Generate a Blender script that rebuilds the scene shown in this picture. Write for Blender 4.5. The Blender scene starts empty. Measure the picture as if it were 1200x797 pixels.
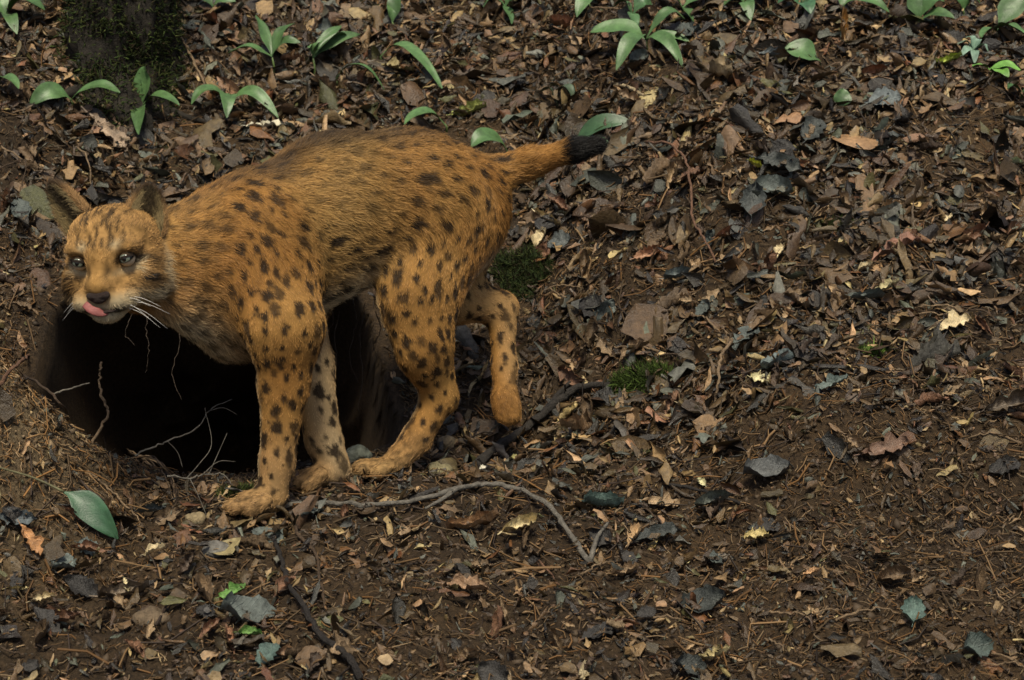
import bpy, math, random
import numpy as np
from mathutils import Vector, Matrix
from mathutils.bvhtree import BVHTree

random.seed(11)
RNG = np.random.default_rng(11)
S = bpy.context.scene
COL = S.collection

# ------------------------------------------------------------------ camera, light, exposure
FPX = 2000.0                                   # focal length in pixels of a 1200 px wide picture
PITCH = math.radians(14.0)
CAM = np.array((0.0, -3.0, 0.95))
FWD = np.array((0.0, math.cos(PITCH), -math.sin(PITCH)))
UPV = np.array((0.0, math.sin(PITCH), math.cos(PITCH)))
RGT = np.array((1.0, 0.0, 0.0))
cd = bpy.data.cameras.new("camera")
cd.sensor_width = 36.0
cd.lens = 36.0 * FPX / 1200.0
cd.clip_start = 0.05
cd.clip_end = 200.0
cd.dof.use_dof = True
cd.dof.focus_distance = 2.95
cd.dof.aperture_fstop = 9.0
co = bpy.data.objects.new("camera", cd)
co.location = CAM
co.rotation_euler = (math.pi / 2 - PITCH, 0, 0)
COL.objects.link(co)
S.camera = co

SUN_EL, SUN_AZ = math.radians(64), math.radians(178)   # azimuth from +Y, clockwise
w = bpy.data.worlds.new("World")
S.world = w
w.use_nodes = True
nt = w.node_tree
bg = nt.nodes["Background"]
sky = nt.nodes.new("ShaderNodeTexSky")
sky.sky_type = 'NISHITA'
sky.sun_disc = False
sky.sun_elevation = SUN_EL
sky.sun_rotation = SUN_AZ
sky.air_density = 1.0
sky.dust_density = 4.0
nt.links.new(sky.outputs[0], bg.inputs[0])
bg.inputs[1].default_value = 0.050
sl = bpy.data.lights.new("sun", 'SUN')
sl.energy = 2.1
sl.angle = math.radians(14)
sl.color = (1.0, 0.92, 0.74)
so = bpy.data.objects.new("sun", sl)
sd = Vector((math.sin(SUN_AZ) * math.cos(SUN_EL), math.cos(SUN_AZ) * math.cos(SUN_EL), math.sin(SUN_EL)))
so.rotation_euler = sd.to_track_quat('Z', 'Y').to_euler()
so.location = (0, 0, 6)
COL.objects.link(so)
S.view_settings.view_transform = 'Standard'
S.view_settings.look = 'None'
S.view_settings.gamma = 1.0
S.view_settings.use_curve_mapping = False
S.view_settings.exposure = 0.98
S.cycles.max_bounces = 5
S.cycles.diffuse_bounces = 3
S.cycles.glossy_bounces = 2
S.cycles.use_denoising = True

# ------------------------------------------------------------------ helpers
def P(px, py, d):
    """world point seen at photo pixel (px, py) at camera depth d"""
    return CAM + d * (FWD + RGT * (px - 600.0) / FPX + UPV * (398.5 - py) / FPX)

def proj(p):
    q = np.asarray(p) - CAM
    d = q @ FWD
    return 600 + FPX * (q @ RGT) / d, 398.5 - FPX * (q @ UPV) / d, d

def nrm(v):
    v = np.asarray(v, float)
    return v / np.maximum(np.linalg.norm(v, axis=-1, keepdims=True), 1e-9)

def sstep(a, b, x):
    t = np.clip((x - a) / (b - a), 0, 1)
    return t * t * (3 - 2 * t)

_perm = np.random.default_rng(5).permutation(4096)
_grad = nrm(np.random.default_rng(6).normal(size=(4096, 3)))

def pnoise(p):
    p = np.asarray(p, float)
    i = np.floor(p).astype(np.int64)
    f = p - i
    u = f * f * f * (f * (f * 6 - 15) + 10)
    out = 0
    for dx in (0, 1):
        for dy in (0, 1):
            for dz in (0, 1):
                h = _perm[(_perm[(_perm[(i[..., 0] + dx) & 4095] + i[..., 1] + dy) & 4095] + i[..., 2] + dz) & 4095]
                g = _grad[h]
                dot = g[..., 0] * (f[..., 0] - dx) + g[..., 1] * (f[..., 1] - dy) + g[..., 2] * (f[..., 2] - dz)
                wx = u[..., 0] if dx else 1 - u[..., 0]
                wy = u[..., 1] if dy else 1 - u[..., 1]
                wz = u[..., 2] if dz else 1 - u[..., 2]
                out = out + dot * wx * wy * wz
    return out * 1.6

def fbm(p, octaves=3, gain=0.5):
    a, s, r = 1.0, 1.0, 0
    for _ in range(octaves):
        r = r + a * pnoise(np.asarray(p) * s + 17.3 * s)
        a *= gain
        s *= 2.03
    return r

def mesh_from(name, v, faces, smooth=True):
    """v (n,3); faces: (m,k) int array or list of lists"""
    me = bpy.data.meshes.new(name)
    v = np.ascontiguousarray(v, np.float32)
    if isinstance(faces, np.ndarray):
        m, k = faces.shape
        me.vertices.add(len(v))
        me.vertices.foreach_set("co", v.ravel())
        me.loops.add(m * k)
        me.loops.foreach_set("vertex_index", np.ascontiguousarray(faces, np.int32).ravel())
        me.polygons.add(m)
        me.polygons.foreach_set("loop_start", np.arange(0, m * k, k, dtype=np.int32))
        me.polygons.foreach_set("loop_total", np.full(m, k, np.int32))
        me.update(calc_edges=True)
    else:
        me.from_pydata([tuple(map(float, q)) for q in v], [], faces)
        me.update()
    if smooth:
        me.polygons.foreach_set("use_smooth", np.ones(len(me.polygons), bool))
    return me

def set_col(me, cols, name="col"):
    a = me.attributes.new(name, 'FLOAT_COLOR', 'POINT')
    c = np.ones((len(cols), 4), np.float32)
    c[:, :3] = cols
    a.data.foreach_set("color", c.ravel())

def link(name, data, mat=None, parent=None, loc=None):
    o = bpy.data.objects.new(name, data)
    COL.objects.link(o)
    if mat and data is not None and not data.materials:
        data.materials.append(mat)
    if loc is not None:
        o.location = loc
    if parent:
        o.parent = parent
        if loc is None:
            o.matrix_parent_inverse = Matrix.Translation(-Vector(parent.location))
    return o

def tag(o, label=None, cat=None, group=None, kind=None):
    if label: o["label"] = label
    if cat: o["category"] = cat
    if group: o["group"] = group
    if kind: o["kind"] = kind
    return o

def empty(name, loc):
    o = bpy.data.objects.new(name, None)
    o.empty_display_size = 0.05
    o.location = loc
    COL.objects.link(o)
    return o

def smooth_path(pts, n=6):
    pts = np.asarray(pts, float)
    if len(pts) < 3:
        t = np.linspace(0, 1, n + 1)[:, None]
        return pts[0] * (1 - t) + pts[-1] * t
    q = np.vstack([2 * pts[0] - pts[1], pts, 2 * pts[-1] - pts[-2]])
    out = []
    for i in range(1, len(q) - 2):
        p0, p1, p2, p3 = q[i - 1], q[i], q[i + 1], q[i + 2]
        for k in range(n):
            t = k / n
            out.append(0.5 * ((2 * p1) + (-p0 + p2) * t + (2 * p0 - 5 * p1 + 4 * p2 - p3) * t * t + (-p0 + 3 * p1 - 3 * p2 + p3) * t ** 3))
    out.append(pts[-1])
    return np.array(out)

def tube(pts, r0, r1, sides=6, rough=0.0):
    """closed tapered tube along pts -> verts, faces"""
    pts = np.asarray(pts, float)
    n = len(pts)
    tan = nrm(np.gradient(pts, axis=0))
    ref = np.array((0.13, 0.31, 0.94))
    a = nrm(np.cross(tan, ref))
    b = np.cross(tan, a)
    rad = np.linspace(r0, r1, n)
    if rough:
        rad = rad * (1 + rough * RNG.normal(size=n))
    ang = np.linspace(0, 2 * math.pi, sides, endpoint=False)
    v = pts[:, None, :] + rad[:, None, None] * (np.cos(ang)[None, :, None] * a[:, None, :] + np.sin(ang)[None, :, None] * b[:, None, :])
    if rough:
        v = v + RNG.normal(size=v.shape) * (rad * rough * 0.6)[:, None, None]
    v = v.reshape(-1, 3)
    f = []
    for i in range(n - 1):
        for j in range(sides):
            k = (j + 1) % sides
            f.append([i * sides + j, i * sides + k, (i + 1) * sides + k, (i + 1) * sides + j])
    f.append(list(range(sides))[::-1])
    f.append([(n - 1) * sides + j for j in range(sides)])
    return v, f

def join(parts):
    V, F, o = [], [], 0
    for v, f in parts:
        V.append(v)
        F += [[i + o for i in q] for q in f]
        o += len(v)
    return np.vstack(V), F

# ------------------------------------------------------------------ materials
def mat(name, base=(0.1, 0.1, 0.1), rough=0.6, spec=0.5, attr=None, objcol=False, noise=None, bump=None, sub=0.0, gain=None):
    """noise=(scale, dark multiplier, light multiplier); bump=(scale, strength)"""
    m = bpy.data.materials.new(name)
    m.use_nodes = True
    n, l = m.node_tree.nodes, m.node_tree.links
    bs = n["Principled BSDF"]
    bs.inputs["Roughness"].default_value = rough
    bs.inputs["Specular IOR Level"].default_value = spec
    tc = n.new("ShaderNodeTexCoord")
    if attr:
        a = n.new("ShaderNodeAttribute")
        a.attribute_name = attr
        src = a.outputs["Color"]
    elif objcol:
        a = n.new("ShaderNodeObjectInfo")
        src = a.outputs["Color"]
    else:
        a = n.new("ShaderNodeRGB")
        a.outputs[0].default_value = (*base, 1)
        src = a.outputs[0]
    if noise:
        t = n.new("ShaderNodeTexNoise")
        t.inputs["Scale"].default_value = noise[0]
        t.inputs["Detail"].default_value = 5
        t.inputs["Roughness"].default_value = 0.65
        l.new(tc.outputs["Object"], t.inputs["Vector"])
        r = n.new("ShaderNodeMapRange")
        r.inputs["From Min"].default_value = 0.3
        r.inputs["From Max"].default_value = 0.7
        r.inputs["To Min"].default_value = noise[1]
        r.inputs["To Max"].default_value = noise[2]
        l.new(t.outputs["Fac"], r.inputs["Value"])
        mx = n.new("ShaderNodeMix")
        mx.data_type = 'RGBA'
        mx.blend_type = 'MULTIPLY'
        mx.inputs[0].default_value = 1.0
        l.new(src, mx.inputs[6])
        l.new(r.outputs[0], mx.inputs[7])
        src = mx.outputs[2]
    l.new(src, bs.inputs["Base Color"])
    if bump:
        t = n.new("ShaderNodeTexNoise")
        t.inputs["Scale"].default_value = bump[0]
        t.inputs["Detail"].default_value = 6
        t.inputs["Roughness"].default_value = 0.7
        l.new(tc.outputs["Object"], t.inputs["Vector"])
        b = n.new("ShaderNodeBump")
        b.inputs["Strength"].default_value = bump[1]
        b.inputs["Distance"].default_value = 0.01
        l.new(t.outputs["Fac"], b.inputs["Height"])
        l.new(b.outputs[0], bs.inputs["Normal"])
    return m

M = {}
M['soil'] = mat('soil', attr='col', rough=0.8, spec=0.25, noise=(120, 0.4, 1.7), bump=(230, 1.0))
M['litter'] = mat('litter', attr='col', rough=0.36, spec=0.55, noise=(90, 0.6, 1.45), bump=(160, 0.5))
M['crumb'] = mat('crumb', attr='col', rough=0.7, spec=0.3)
def vein_material(m, bright=1.5, k=55.0):
    n, l = m.node_tree.nodes, m.node_tree.links
    bs = n["Principled BSDF"]
    src = bs.inputs["Base Color"].links[0].from_socket
    tc = n.new("ShaderNodeTexCoord"); sp = n.new("ShaderNodeSeparateXYZ"); l.new(tc.outputs["Object"], sp.inputs[0])
    def mth(op, a, b=None, c=None):
        q = n.new("ShaderNodeMath"); q.operation = op
        for i, x in enumerate((a, b, c)):
            if x is None: continue
            if isinstance(x, (int, float)): q.inputs[i].default_value = x
            else: l.new(x, q.inputs[i])
        return q.outputs[0]
    ay = mth('ABSOLUTE', sp.outputs[1])
    mid = mth('SUBTRACT', 1.0, mth('SMOOTH_MIN', mth('MULTIPLY', ay, 55.0), 1.0, 0.1))
    ph = mth('SUBTRACT', sp.outputs[0], mth('MULTIPLY', ay, 0.9))
    side = mth('POWER', mth('ABSOLUTE', mth('COSINE', mth('MULTIPLY', ph, k / 2))), 24.0)
    ve = mth('MAXIMUM', mid, mth('MULTIPLY', side, 0.6))
    mx = n.new("ShaderNodeMix"); mx.data_type = 'RGBA'; mx.blend_type = 'MIX'
    hs = n.new("ShaderNodeHueSaturation"); hs.inputs["Value"].default_value = bright; hs.inputs["Saturation"].default_value = 0.85
    l.new(src, hs.inputs["Color"])
    l.new(mth('MULTIPLY', ve, 0.8), mx.inputs[0]); l.new(src, mx.inputs[6]); l.new(hs.outputs[0], mx.inputs[7])
    l.new(mx.outputs[2], bs.inputs["Base Color"])
    bp = n.new("ShaderNodeBump"); bp.inputs["Strength"].default_value = 0.6; bp.inputs["Distance"].default_value = 0.002
    l.new(ve, bp.inputs["Height"])
    old = bs.inputs["Normal"].links[0].from_socket
    l.new(old, bp.inputs["Normal"]); l.new(bp.outputs[0], bs.inputs["Normal"])
M['leaf'] = mat('fallen_leaf', objcol=True, rough=0.48, spec=0.45, noise=(5, 0.45, 1.5), bump=(11, 0.5))
vein_material(M['leaf'])
M['wood'] = mat('twig_bark', objcol=True, rough=0.65, spec=0.35, noise=(110, 0.5, 1.5), bump=(220, 0.8))
M['stone'] = mat('stone', objcol=True, rough=0.7, spec=0.35, noise=(80, 0.5, 1.5), bump=(130, 0.8))
M['green'] = mat('green_leaf', objcol=True, rough=0.42, spec=0.45, noise=(45, 0.6, 1.35), bump=(90, 0.15))
M['moss'] = mat('moss', attr='col', rough=0.85, spec=0.15)
M['bark'] = mat('trunk_bark', base=(0.022, 0.018, 0.013), rough=0.8, spec=0.25, noise=(30, 0.4, 1.6), bump=(40, 1.0))

# ------------------------------------------------------------------ ground
DEN_C, DEN_R = (-0.555, 0.165), (0.345, 0.335)

def ground_h(x, y):
    t = y + 0.36
    z = -0.2 * 0.08 * np.log1p(np.exp(-t / 0.08)) - 0.05 * sstep(-0.35, 0.1, y) * sstep(0.25, 0.0, x)
    y0 = 0.10 - 0.42 * sstep(0.02, 0.55, x) - 0.22 * sstep(-0.80, -1.15, x)
    k = 0.62 - 0.08 * sstep(0.1, 0.6, x)
    ww = 0.07 + 0.06 * sstep(0.1, 0.6, x)
    z = z + k * ww * np.log1p(np.exp(np.clip((y - y0) / ww, -40, 40)))
    z = np.where(y > 3.2, z - 0.35 * (y - 3.2), z)
    # spoil mound beside the den mouth, rising to the left
    z = z + 0.34 * sstep(-0.53, -1.0, x) * np.exp(-((y + 0.33) / np.where(y > -0.33, 0.17, 0.26)) ** 2)
    # hump of bare soil, right foreground
    z = z + 0.07 * np.exp(-((x - 0.72) / 0.34) ** 2 - ((y + 0.22) / 0.17) ** 2)
    z = z - 0.03 * np.exp(-((x - 0.25) / 0.2) ** 2 - ((y + 0.5) / 0.2) ** 2)
    return z

def den_push(x, y):
    r = np.sqrt(((x - DEN_C[0]) / DEN_R[0]) ** 2 + ((y - DEN_C[1]) / DEN_R[1]) ** 2)
    ang = np.arctan2(y - DEN_C[1], x - DEN_C[0])
    r = r * (1 + 0.05 * np.sin(3 * ang + 1) + 0.04 * np.sin(5 * ang) + 0.34 * np.exp(-((ang + 0.80) / 0.42) ** 2) - 0.24 * np.exp(-((ang - 2.55) / 0.45) ** 2))
    s = np.clip(1 - r, 0, 1)
    return 1.15 * np.sqrt(s) * sstep(0, 0.05, s), r

def axis(lo, hi, step, far_lo, far_hi):
    a = list(np.arange(lo, hi + 1e-6, step))
    s, v = step, lo
    while v > far_lo:
        s *= 1.35; v -= s; a.insert(0, v)
    s, v = step, hi
    while v < far_hi:
        s *= 1.35; v += s; a.append(v)
    return np.array(a)

GX = axis(-1.7, 1.7, 0.01, -14, 14)
GY = axis(-1.2, 2.1, 0.01, -9, 22)
X, Y = np.meshgrid(GX, GY, indexing='ij')
Z = ground_h(X, Y)
Pg = np.stack([X, Y, Z], -1)
Z = Z + 0.020 * fbm(np.stack([X * 3.2, Y * 3.2, X * 0 + 3], -1), 3) + 0.010 * fbm(np.stack([X * 22, Y * 22, X * 0 + 9], -1), 3)
push, rr = den_push(X, Y)
wob = 1 + 0.12 * fbm(np.stack([X * 14, Y * 14, X * 0], -1), 2)
GPOS = np.stack([X - 0.10 * push, Y + 0.93 * push * wob, Z - 0.26 * push * wob - 0.13 * sstep(1.0, 0.82, rr) + 0.02 * np.exp(-((rr - 1.05) / 0.12) ** 2)], -1)
nx, ny = X.shape
idx = np.arange(nx * ny).reshape(nx, ny)
GQ = np.stack([idx[:-1, :-1], idx[1:, :-1], idx[1:, 1:], idx[:-1, 1:]], -1).reshape(-1, 4)
GV = GPOS.reshape(-1, 3)
gme = mesh_from("ground", GV, GQ)
sc_ = 0.5 + 0.5 * fbm(GV * 2.3, 3)
soil_col = np.array((0.026, 0.017, 0.009)) * (1 - sc_[:, None]) + np.array((0.070, 0.043, 0.020)) * sc_[:, None]
mnd = (sstep(-0.55, -0.8, GV[:, 0]) * np.exp(-((GV[:, 1] + 0.34) / 0.26) ** 2))[:, None]
soil_col = soil_col * (1 - 0.7 * mnd) + 0.7 * mnd * np.array((0.19, 0.14, 0.078))
set_col(gme, soil_col)
ground = link("ground", gme, M['soil'])
tag(ground, "dark brown forest soil of the slope and the den mouth", "ground", kind="structure")

BVH = BVHTree.FromPolygons([tuple(q) for q in GV], [tuple(q) for q in GQ])

def hit(px, py):
    d = P(px, py, 1.0) - CAM
    h = BVH.ray_cast(Vector(CAM), Vector(nrm(d)))
    if h[0] is None:
        return np.array((0, 0, 0.0)), np.array((0, 0, 1.0))
    n = np.array(h[1])
    if n[2] < 0: n = -n
    return np.array(h[0]), n

def ground_at(x, y):
    h = BVH.ray_cast(Vector((x, y, 5.0)), Vector((0, 0, -1)))
    return (np.array(h[0]), np.array(h[1])) if h[0] is not None else (np.array((x, y, 0.0)), np.array((0, 0, 1.0)))

# ------------------------------------------------------------------ the lynx: signed-distance body -> one mesh
hd = nrm((P(300, 300, 2.86) - P(525, 245, 3.11)) * np.array((1, 1, 0)))
LAT = np.array((-hd[1], hd[0], 0.0))             # towards the camera side
if LAT @ FWD > 0: LAT = -LAT
PR = []

def cone(a, b, ra, rb, k=0.03, flat=1.0, ln=0.02, zone='body', flow=None):
    """a, b = (px, py, depth); ra, rb in photo pixels at that depth"""
    A, B = P(*a), P(*b)
    PR.append(dict(t='c', a=A, b=B, ra=ra / FPX * a[2], rb=rb / FPX * b[2], k=k, flat=flat, ln=ln, zone=zone,
                   flow=nrm(B - A) if flow is None else nrm(flow)))

DN = np.array((0, 0, -1.0))
# trunk
cone((185, 300, 2.72), (290, 292, 2.84), 50, 84, 0.05, 0.86, 0.022, 'neck')
cone((215, 345, 2.72), (275, 375, 2.82), 38, 48, 0.05, 0.8, 0.026, 'neck')
cone((300, 296, 2.86), (395, 248, 2.96), 87, 86, 0.05, 0.80, 0.024, 'body')
cone((395, 248, 2.96), (480, 236, 3.05), 86, 77, 0.05, 0.82, 0.024, 'body')
cone((480, 238, 3.05), (530, 242, 3.12), 80, 70, 0.05, 0.9, 0.022, 'body')
cone((295, 350, 2.84), (400, 288, 2.95), 58, 42, 0.05, 0.8, 0.028, 'body')
# tail
cone((565, 212, 3.16), (620, 191, 3.16), 26, 16, 0.03, 1, 0.017, 'tail')
cone((620, 191, 3.16), (672, 176, 3.14), 16, 12, 0.02, 1, 0.015, 'tail')
cone((672, 176, 3.14), (698, 170, 3.14), 12, 10, 0.02, 1, 0.017, 'tail')
# near fore leg
cone((305, 290, 2.80), (335, 385, 2.77), 66, 46, 0.05, 0.62, 0.016, 'leg')
cone((335, 385, 2.77), (333, 450, 2.79), 46, 30, 0.03, 0.8, 0.012, 'leg')
cone((333, 450, 2.79), (325, 540, 2.80), 29, 20, 0.02, 0.9, 0.012, 'leg')
cone((325, 540, 2.80), (318, 580, 2.80), 20, 18, 0.015, 1, 0.009, 'leg')
cone((318, 584, 2.80), (290, 589, 2.775), 17, 14, 0.012, 1, 0.009, 'paw')
for dx, dy, dd in ((-30, 5, -0.035), (-36, 4, -0.005), (-33, 2, 0.025), (-12, 8, -0.045)):
    cone((318 + dx * 0.5, 587, 2.80 + dd), (318 + dx - 11, 590 + dy, 2.79 + dd), 9, 9.0, 0.005, 1, 0.008, 'paw')
# far fore leg
cone((340, 360, 2.93), (364, 430, 2.96), 44, 28, 0.04, 0.7, 0.014, 'farleg')
cone((364, 430, 2.96), (379, 515, 2.95), 27, 21, 0.02, 0.9, 0.011, 'farleg')
cone((379, 515, 2.95), (392, 548, 2.95), 21, 19, 0.015, 1, 0.008, 'farleg')
cone((392, 552, 2.95), (366, 560, 2.92), 17, 13, 0.012, 1, 0.009, 'paw')
for dx, dy, dd in ((-38, 2, 0.015), (-34, 8, -0.02), (-22, 12, -0.04)):
    cone((388 + dx * 0.5, 556, 2.94 + dd), (388 + dx - 4, 558 + dy, 2.93 + dd), 9, 8.5, 0.005, 1, 0.008, 'paw')
# near hind leg
cone((528, 262, 3.05), (492, 350, 2.99), 68, 50, 0.05, 0.55, 0.018, 'thigh')
cone((492, 350, 2.99), (497, 405, 3.00), 48, 36, 0.04, 0.6, 0.014, 'leg')
cone((497, 405, 3.00), (514, 462, 3.05), 34, 21, 0.03, 0.8, 0.011, 'leg')
cone((500, 420, 3.02), (528, 470, 3.06), 24, 10, 0.02, 0.8, 0.012, 'leg')
cone((514, 466, 3.05), (488, 515, 3.04), 19, 17, 0.02, 1, 0.010, 'leg')
cone((488, 515, 3.04), (462, 543, 3.02), 17, 15, 0.015, 1, 0.009, 'paw')
for dx, dy, dd in ((-34, 4, -0.03), (-38, 2, 0.0), (-34, 0, 0.03), (-16, 8, -0.045)):
    cone((464 + dx * 0.45, 546, 3.02 + dd), (464 + dx - 5, 546 + dy, 3.0 + dd), 9, 8.5, 0.005, 1, 0.008, 'paw')
# far hind leg, lifted
cone((530, 275, 3.16), (528, 345, 3.14), 58, 34, 0.05, 0.7, 0.016, 'farleg')
cone((528, 345, 3.14), (588, 362, 3.19), 31, 19, 0.03, 0.8, 0.014, 'farleg')
cone((588, 362, 3.19), (591, 430, 3.17), 18, 13, 0.02, 1, 0.011, 'farleg')
cone((591, 430, 3.17), (592, 472, 3.15), 14, 14, 0.02, 1, 0.010, 'farleg')
cone((592, 466, 3.15), (596, 482, 3.15), 16, 14, 0.015, 1, 0.009, 'paw')
for dx, dy in ((-10, 2), (0, 7), (10, 4)):
    cone((594 + dx * 0.6, 474, 3.14), (595 + dx, 486 + dy, 3.135), 8, 6, 0.012, 1, 0.007, 'paw')

# head frame
YAW, PIT, ROLL = math.radians(4), math.radians(14), math.radians(5)
TOW = -FWD
HF = nrm(-math.sin(YAW) * math.cos(PIT) * RGT - math.sin(PIT) * UPV + math.cos(YAW) * math.cos(PIT) * TOW)
HU = nrm(UPV - (UPV @ HF) * HF)
HS = np.cross(HU, HF)
HU, HS = math.cos(ROLL) * HU - math.sin(ROLL) * HS, math.cos(ROLL) * HS + math.sin(ROLL) * HU
HSC = 1.07
HC = P(121, 305, 2.60) - HSC * (HU * 0.012 + HF * 0.062)
HM = np.stack([HS, HU, HF])                      # world -> head rows

def hp(x, y, z):
    return HC + HSC * (HS * x + HU * y + HF * z)

def hell(c, r, k=0.012, ln=0.008, flow=None):
    f = hp(*c) - hp(0, -0.03, 0.13) if flow is None else HS * flow[0] + HU * flow[1] + HF * flow[2]
    PR.append(dict(t='e', c=hp(*c), r=np.array(r) * HSC, k=k, ln=ln, zone='head', flow=nrm(f), a=hp(*c), b=hp(*c)))

hell((0, 0.024, -0.008), (0.067, 0.056, 0.078), 0.012, 0.011, (0, 0.3, -1))
hell((0, 0.046, 0.024), (0.052, 0.030, 0.036), 0.02, 0.009, (0, 0.8, -0.6))
for sx in (-1, 1):
    hell((sx * 0.044, -0.022, 0.016), (0.032, 0.038, 0.042), 0.02, 0.016, (sx * 0.9, -0.6, -0.7))
    hell((sx * 0.034, 0.030, 0.054), (0.022, 0.012, 0.020), 0.012, 0.006, (sx * 0.4, 0.6, -0.6))
    hell((sx * 0.021, -0.041, 0.080), (0.026, 0.018, 0.027), 0.010, 0.007, (sx * 0.8, -0.5, -0.5))
hell((0, 0.008, 0.068), (0.023, 0.036, 0.026), 0.014, 0.007, (0, 0.9, -0.3))
hell((0, -0.018, 0.090), (0.022, 0.018, 0.026), 0.012, 0.005, (0, 0.6, -0.8))
hell((0, -0.060, 0.080), (0.022, 0.016, 0.026), 0.010, 0.007, (0, -0.8, -0.5))
hell((0, -0.037, 0.045), (0.040, 0.034, 0.045), 0.02, 0.009, (0, -0.8, -0.5))
hell((0, -0.02, -0.04), (0.064, 0.062, 0.06), 0.04, 0.018, (0, -0.2, -1))

VOX = 0.005
lo = np.min([np.minimum(p['a'], p['b']) for p in PR], 0) - 0.16
hi = np.max([np.maximum(p['a'], p['b']) for p in PR], 0) + 0.16
dims = np.ceil((hi - lo) / VOX).astype(int) + 1
AXS = [lo[i] + VOX * np.arange(dims[i]) for i in range(3)]
F = np.full(dims, 0.3, np.float32)

def prim_sdf(p, q):
    if p['t'] == 'e':
        l = (q - p['c']) @ HM.T
        k0 = np.linalg.norm(l / p['r'], axis=-1)
        k1 = np.linalg.norm(l / (p['r'] ** 2), axis=-1)
        return k0 * (k0 - 1) / np.maximum(k1, 1e-6)
    ba = p['b'] - p['a']
    t = np.clip(((q - p['a']) @ ba) / (ba @ ba), 0, 1)
    v = q - p['a'] - t[..., None] * ba
    if p['flat'] != 1:
        v = v + (v @ LAT)[..., None] * LAT * (1 / p['flat'] - 1)
    return np.linalg.norm(v, axis=-1) - (p['ra'] + t * (p['rb'] - p['ra']))

for p in PR:
    R = max(p.get('ra', 0), p.get('rb', 0)) if p['t'] == 'c' else p['r'].max()
    l_, h_ = np.minimum(p['a'], p['b']) - R - 0.07, np.maximum(p['a'], p['b']) + R + 0.07
    i0 = np.clip(np.floor((l_ - lo) / VOX).astype(int), 0, dims - 1)
    i1 = np.clip(np.ceil((h_ - lo) / VOX).astype(int), 1, dims)
    q = np.stack(np.meshgrid(*[AXS[i][i0[i]:i1[i]] for i in range(3)], indexing='ij'), -1)
    d = prim_sdf(p, q)
    s = tuple(slice(i0[i], i1[i]) for i in range(3))
    a = F[s]
    h = np.clip(0.5 + 0.5 * (a - d) / p['k'], 0, 1)
    F[s] = a * (1 - h) + d * h - p['k'] * h * (1 - h)
# eye sockets
EYES = [hp(sx * 0.0345, 0.012, 0.0610) for sx in (-1, 1)]
ER = 0.0120
for e in EYES:
    i0 = np.floor((e - 0.04 - lo) / VOX).astype(int); i1 = i0 + int(0.08 / VOX)
    q = np.stack(np.meshgrid(*[AXS[i][i0[i]:i1[i]] for i in range(3)], indexing='ij'), -1)
    d = np.linalg.norm(q - e - HF * 0.010, axis=-1) - 0.0118
    s = tuple(slice(i0[i], i1[i]) for i in range(3))
    F[s] = np.maximum(F[s], -d)

def surface_nets(F, lo, h):
    ins = F < 0
    c = [slice(0, -1), slice(1, None)]
    cnt = sum(ins[c[i], :, :][:, c[j], :][:, :, c[k]].astype(np.int8) for i in (0, 1) for j in (0, 1) for k in (0, 1))
    mask = (cnt > 0) & (cnt < 8)
    cells = np.argwhere(mask)
    vid = np.full(mask.shape, -1, np.int64)
    vid[mask] = np.arange(len(cells))
    acc = np.zeros((len(cells), 3)); num = np.zeros(len(cells))
    corners = [(i, j, k) for i in (0, 1) for j in (0, 1) for k in (0, 1)]
    for a in corners:
        for ax in range(3):
            if a[ax]: continue
            b = list(a); b[ax] = 1
            fa = F[tuple((cells + a).T)]; fb = F[tuple((cells + b).T)]
            m = (fa < 0) != (fb < 0)
            t = fa[m] / (fa[m] - fb[m])
            pnt = np.tile(np.array(a, float), (m.sum(), 1)); pnt[:, ax] += t
            acc[m] += pnt; num[m] += 1
    v = lo + h * (cells + acc / num[:, None])
    quads = []
    for ax in range(3):
        sl0 = [slice(None)] * 3; sl1 = [slice(None)] * 3
        sl0[ax] = slice(0, -1); sl1[ax] = slice(1, None)
        A, B = ins[tuple(sl0)], ins[tuple(sl1)]
        e = np.argwhere(A != B)
        o1, o2 = (ax + 1) % 3, (ax + 2) % 3
        e = e[(e[:, o1] > 0) & (e[:, o2] > 0)]
        e = e[(e[:, o1] < mask.shape[o1]) & (e[:, o2] < mask.shape[o2])]
        d1 = np.zeros(3, int); d1[o1] = 1
        d2 = np.zeros(3, int); d2[o2] = 1
        q = np.stack([vid[tuple((e - d1 - d2).T)], vid[tuple((e - d2).T)], vid[tuple(e.T)], vid[tuple((e - d1).T)]], 1)
        flip = ~A[tuple(e.T)]
        q[flip] = q[flip][:, ::-1]
        quads.append(q)
    return v, np.vstack(quads)

BV, BQ = surface_nets(F, lo, VOX)
for _ in range(1):                                # light relaxation
    e = np.vstack([BQ[:, [0, 1]], BQ[:, [1, 2]], BQ[:, [2, 3]], BQ[:, [3, 0]]])
    acc = np.zeros_like(BV); num = np.zeros(len(BV))
    np.add.at(acc, e[:, 0], BV[e[:, 1]]); np.add.at(num, e[:, 0], 1)
    BV = 0.5 * BV + 0.5 * acc / np.maximum(num, 1)[:, None]

def tri_normals(v, q):
    return np.cross(v[q[:, 2]] - v[q[:, 0]], v[q[:, 3]] - v[q[:, 1]])

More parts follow.
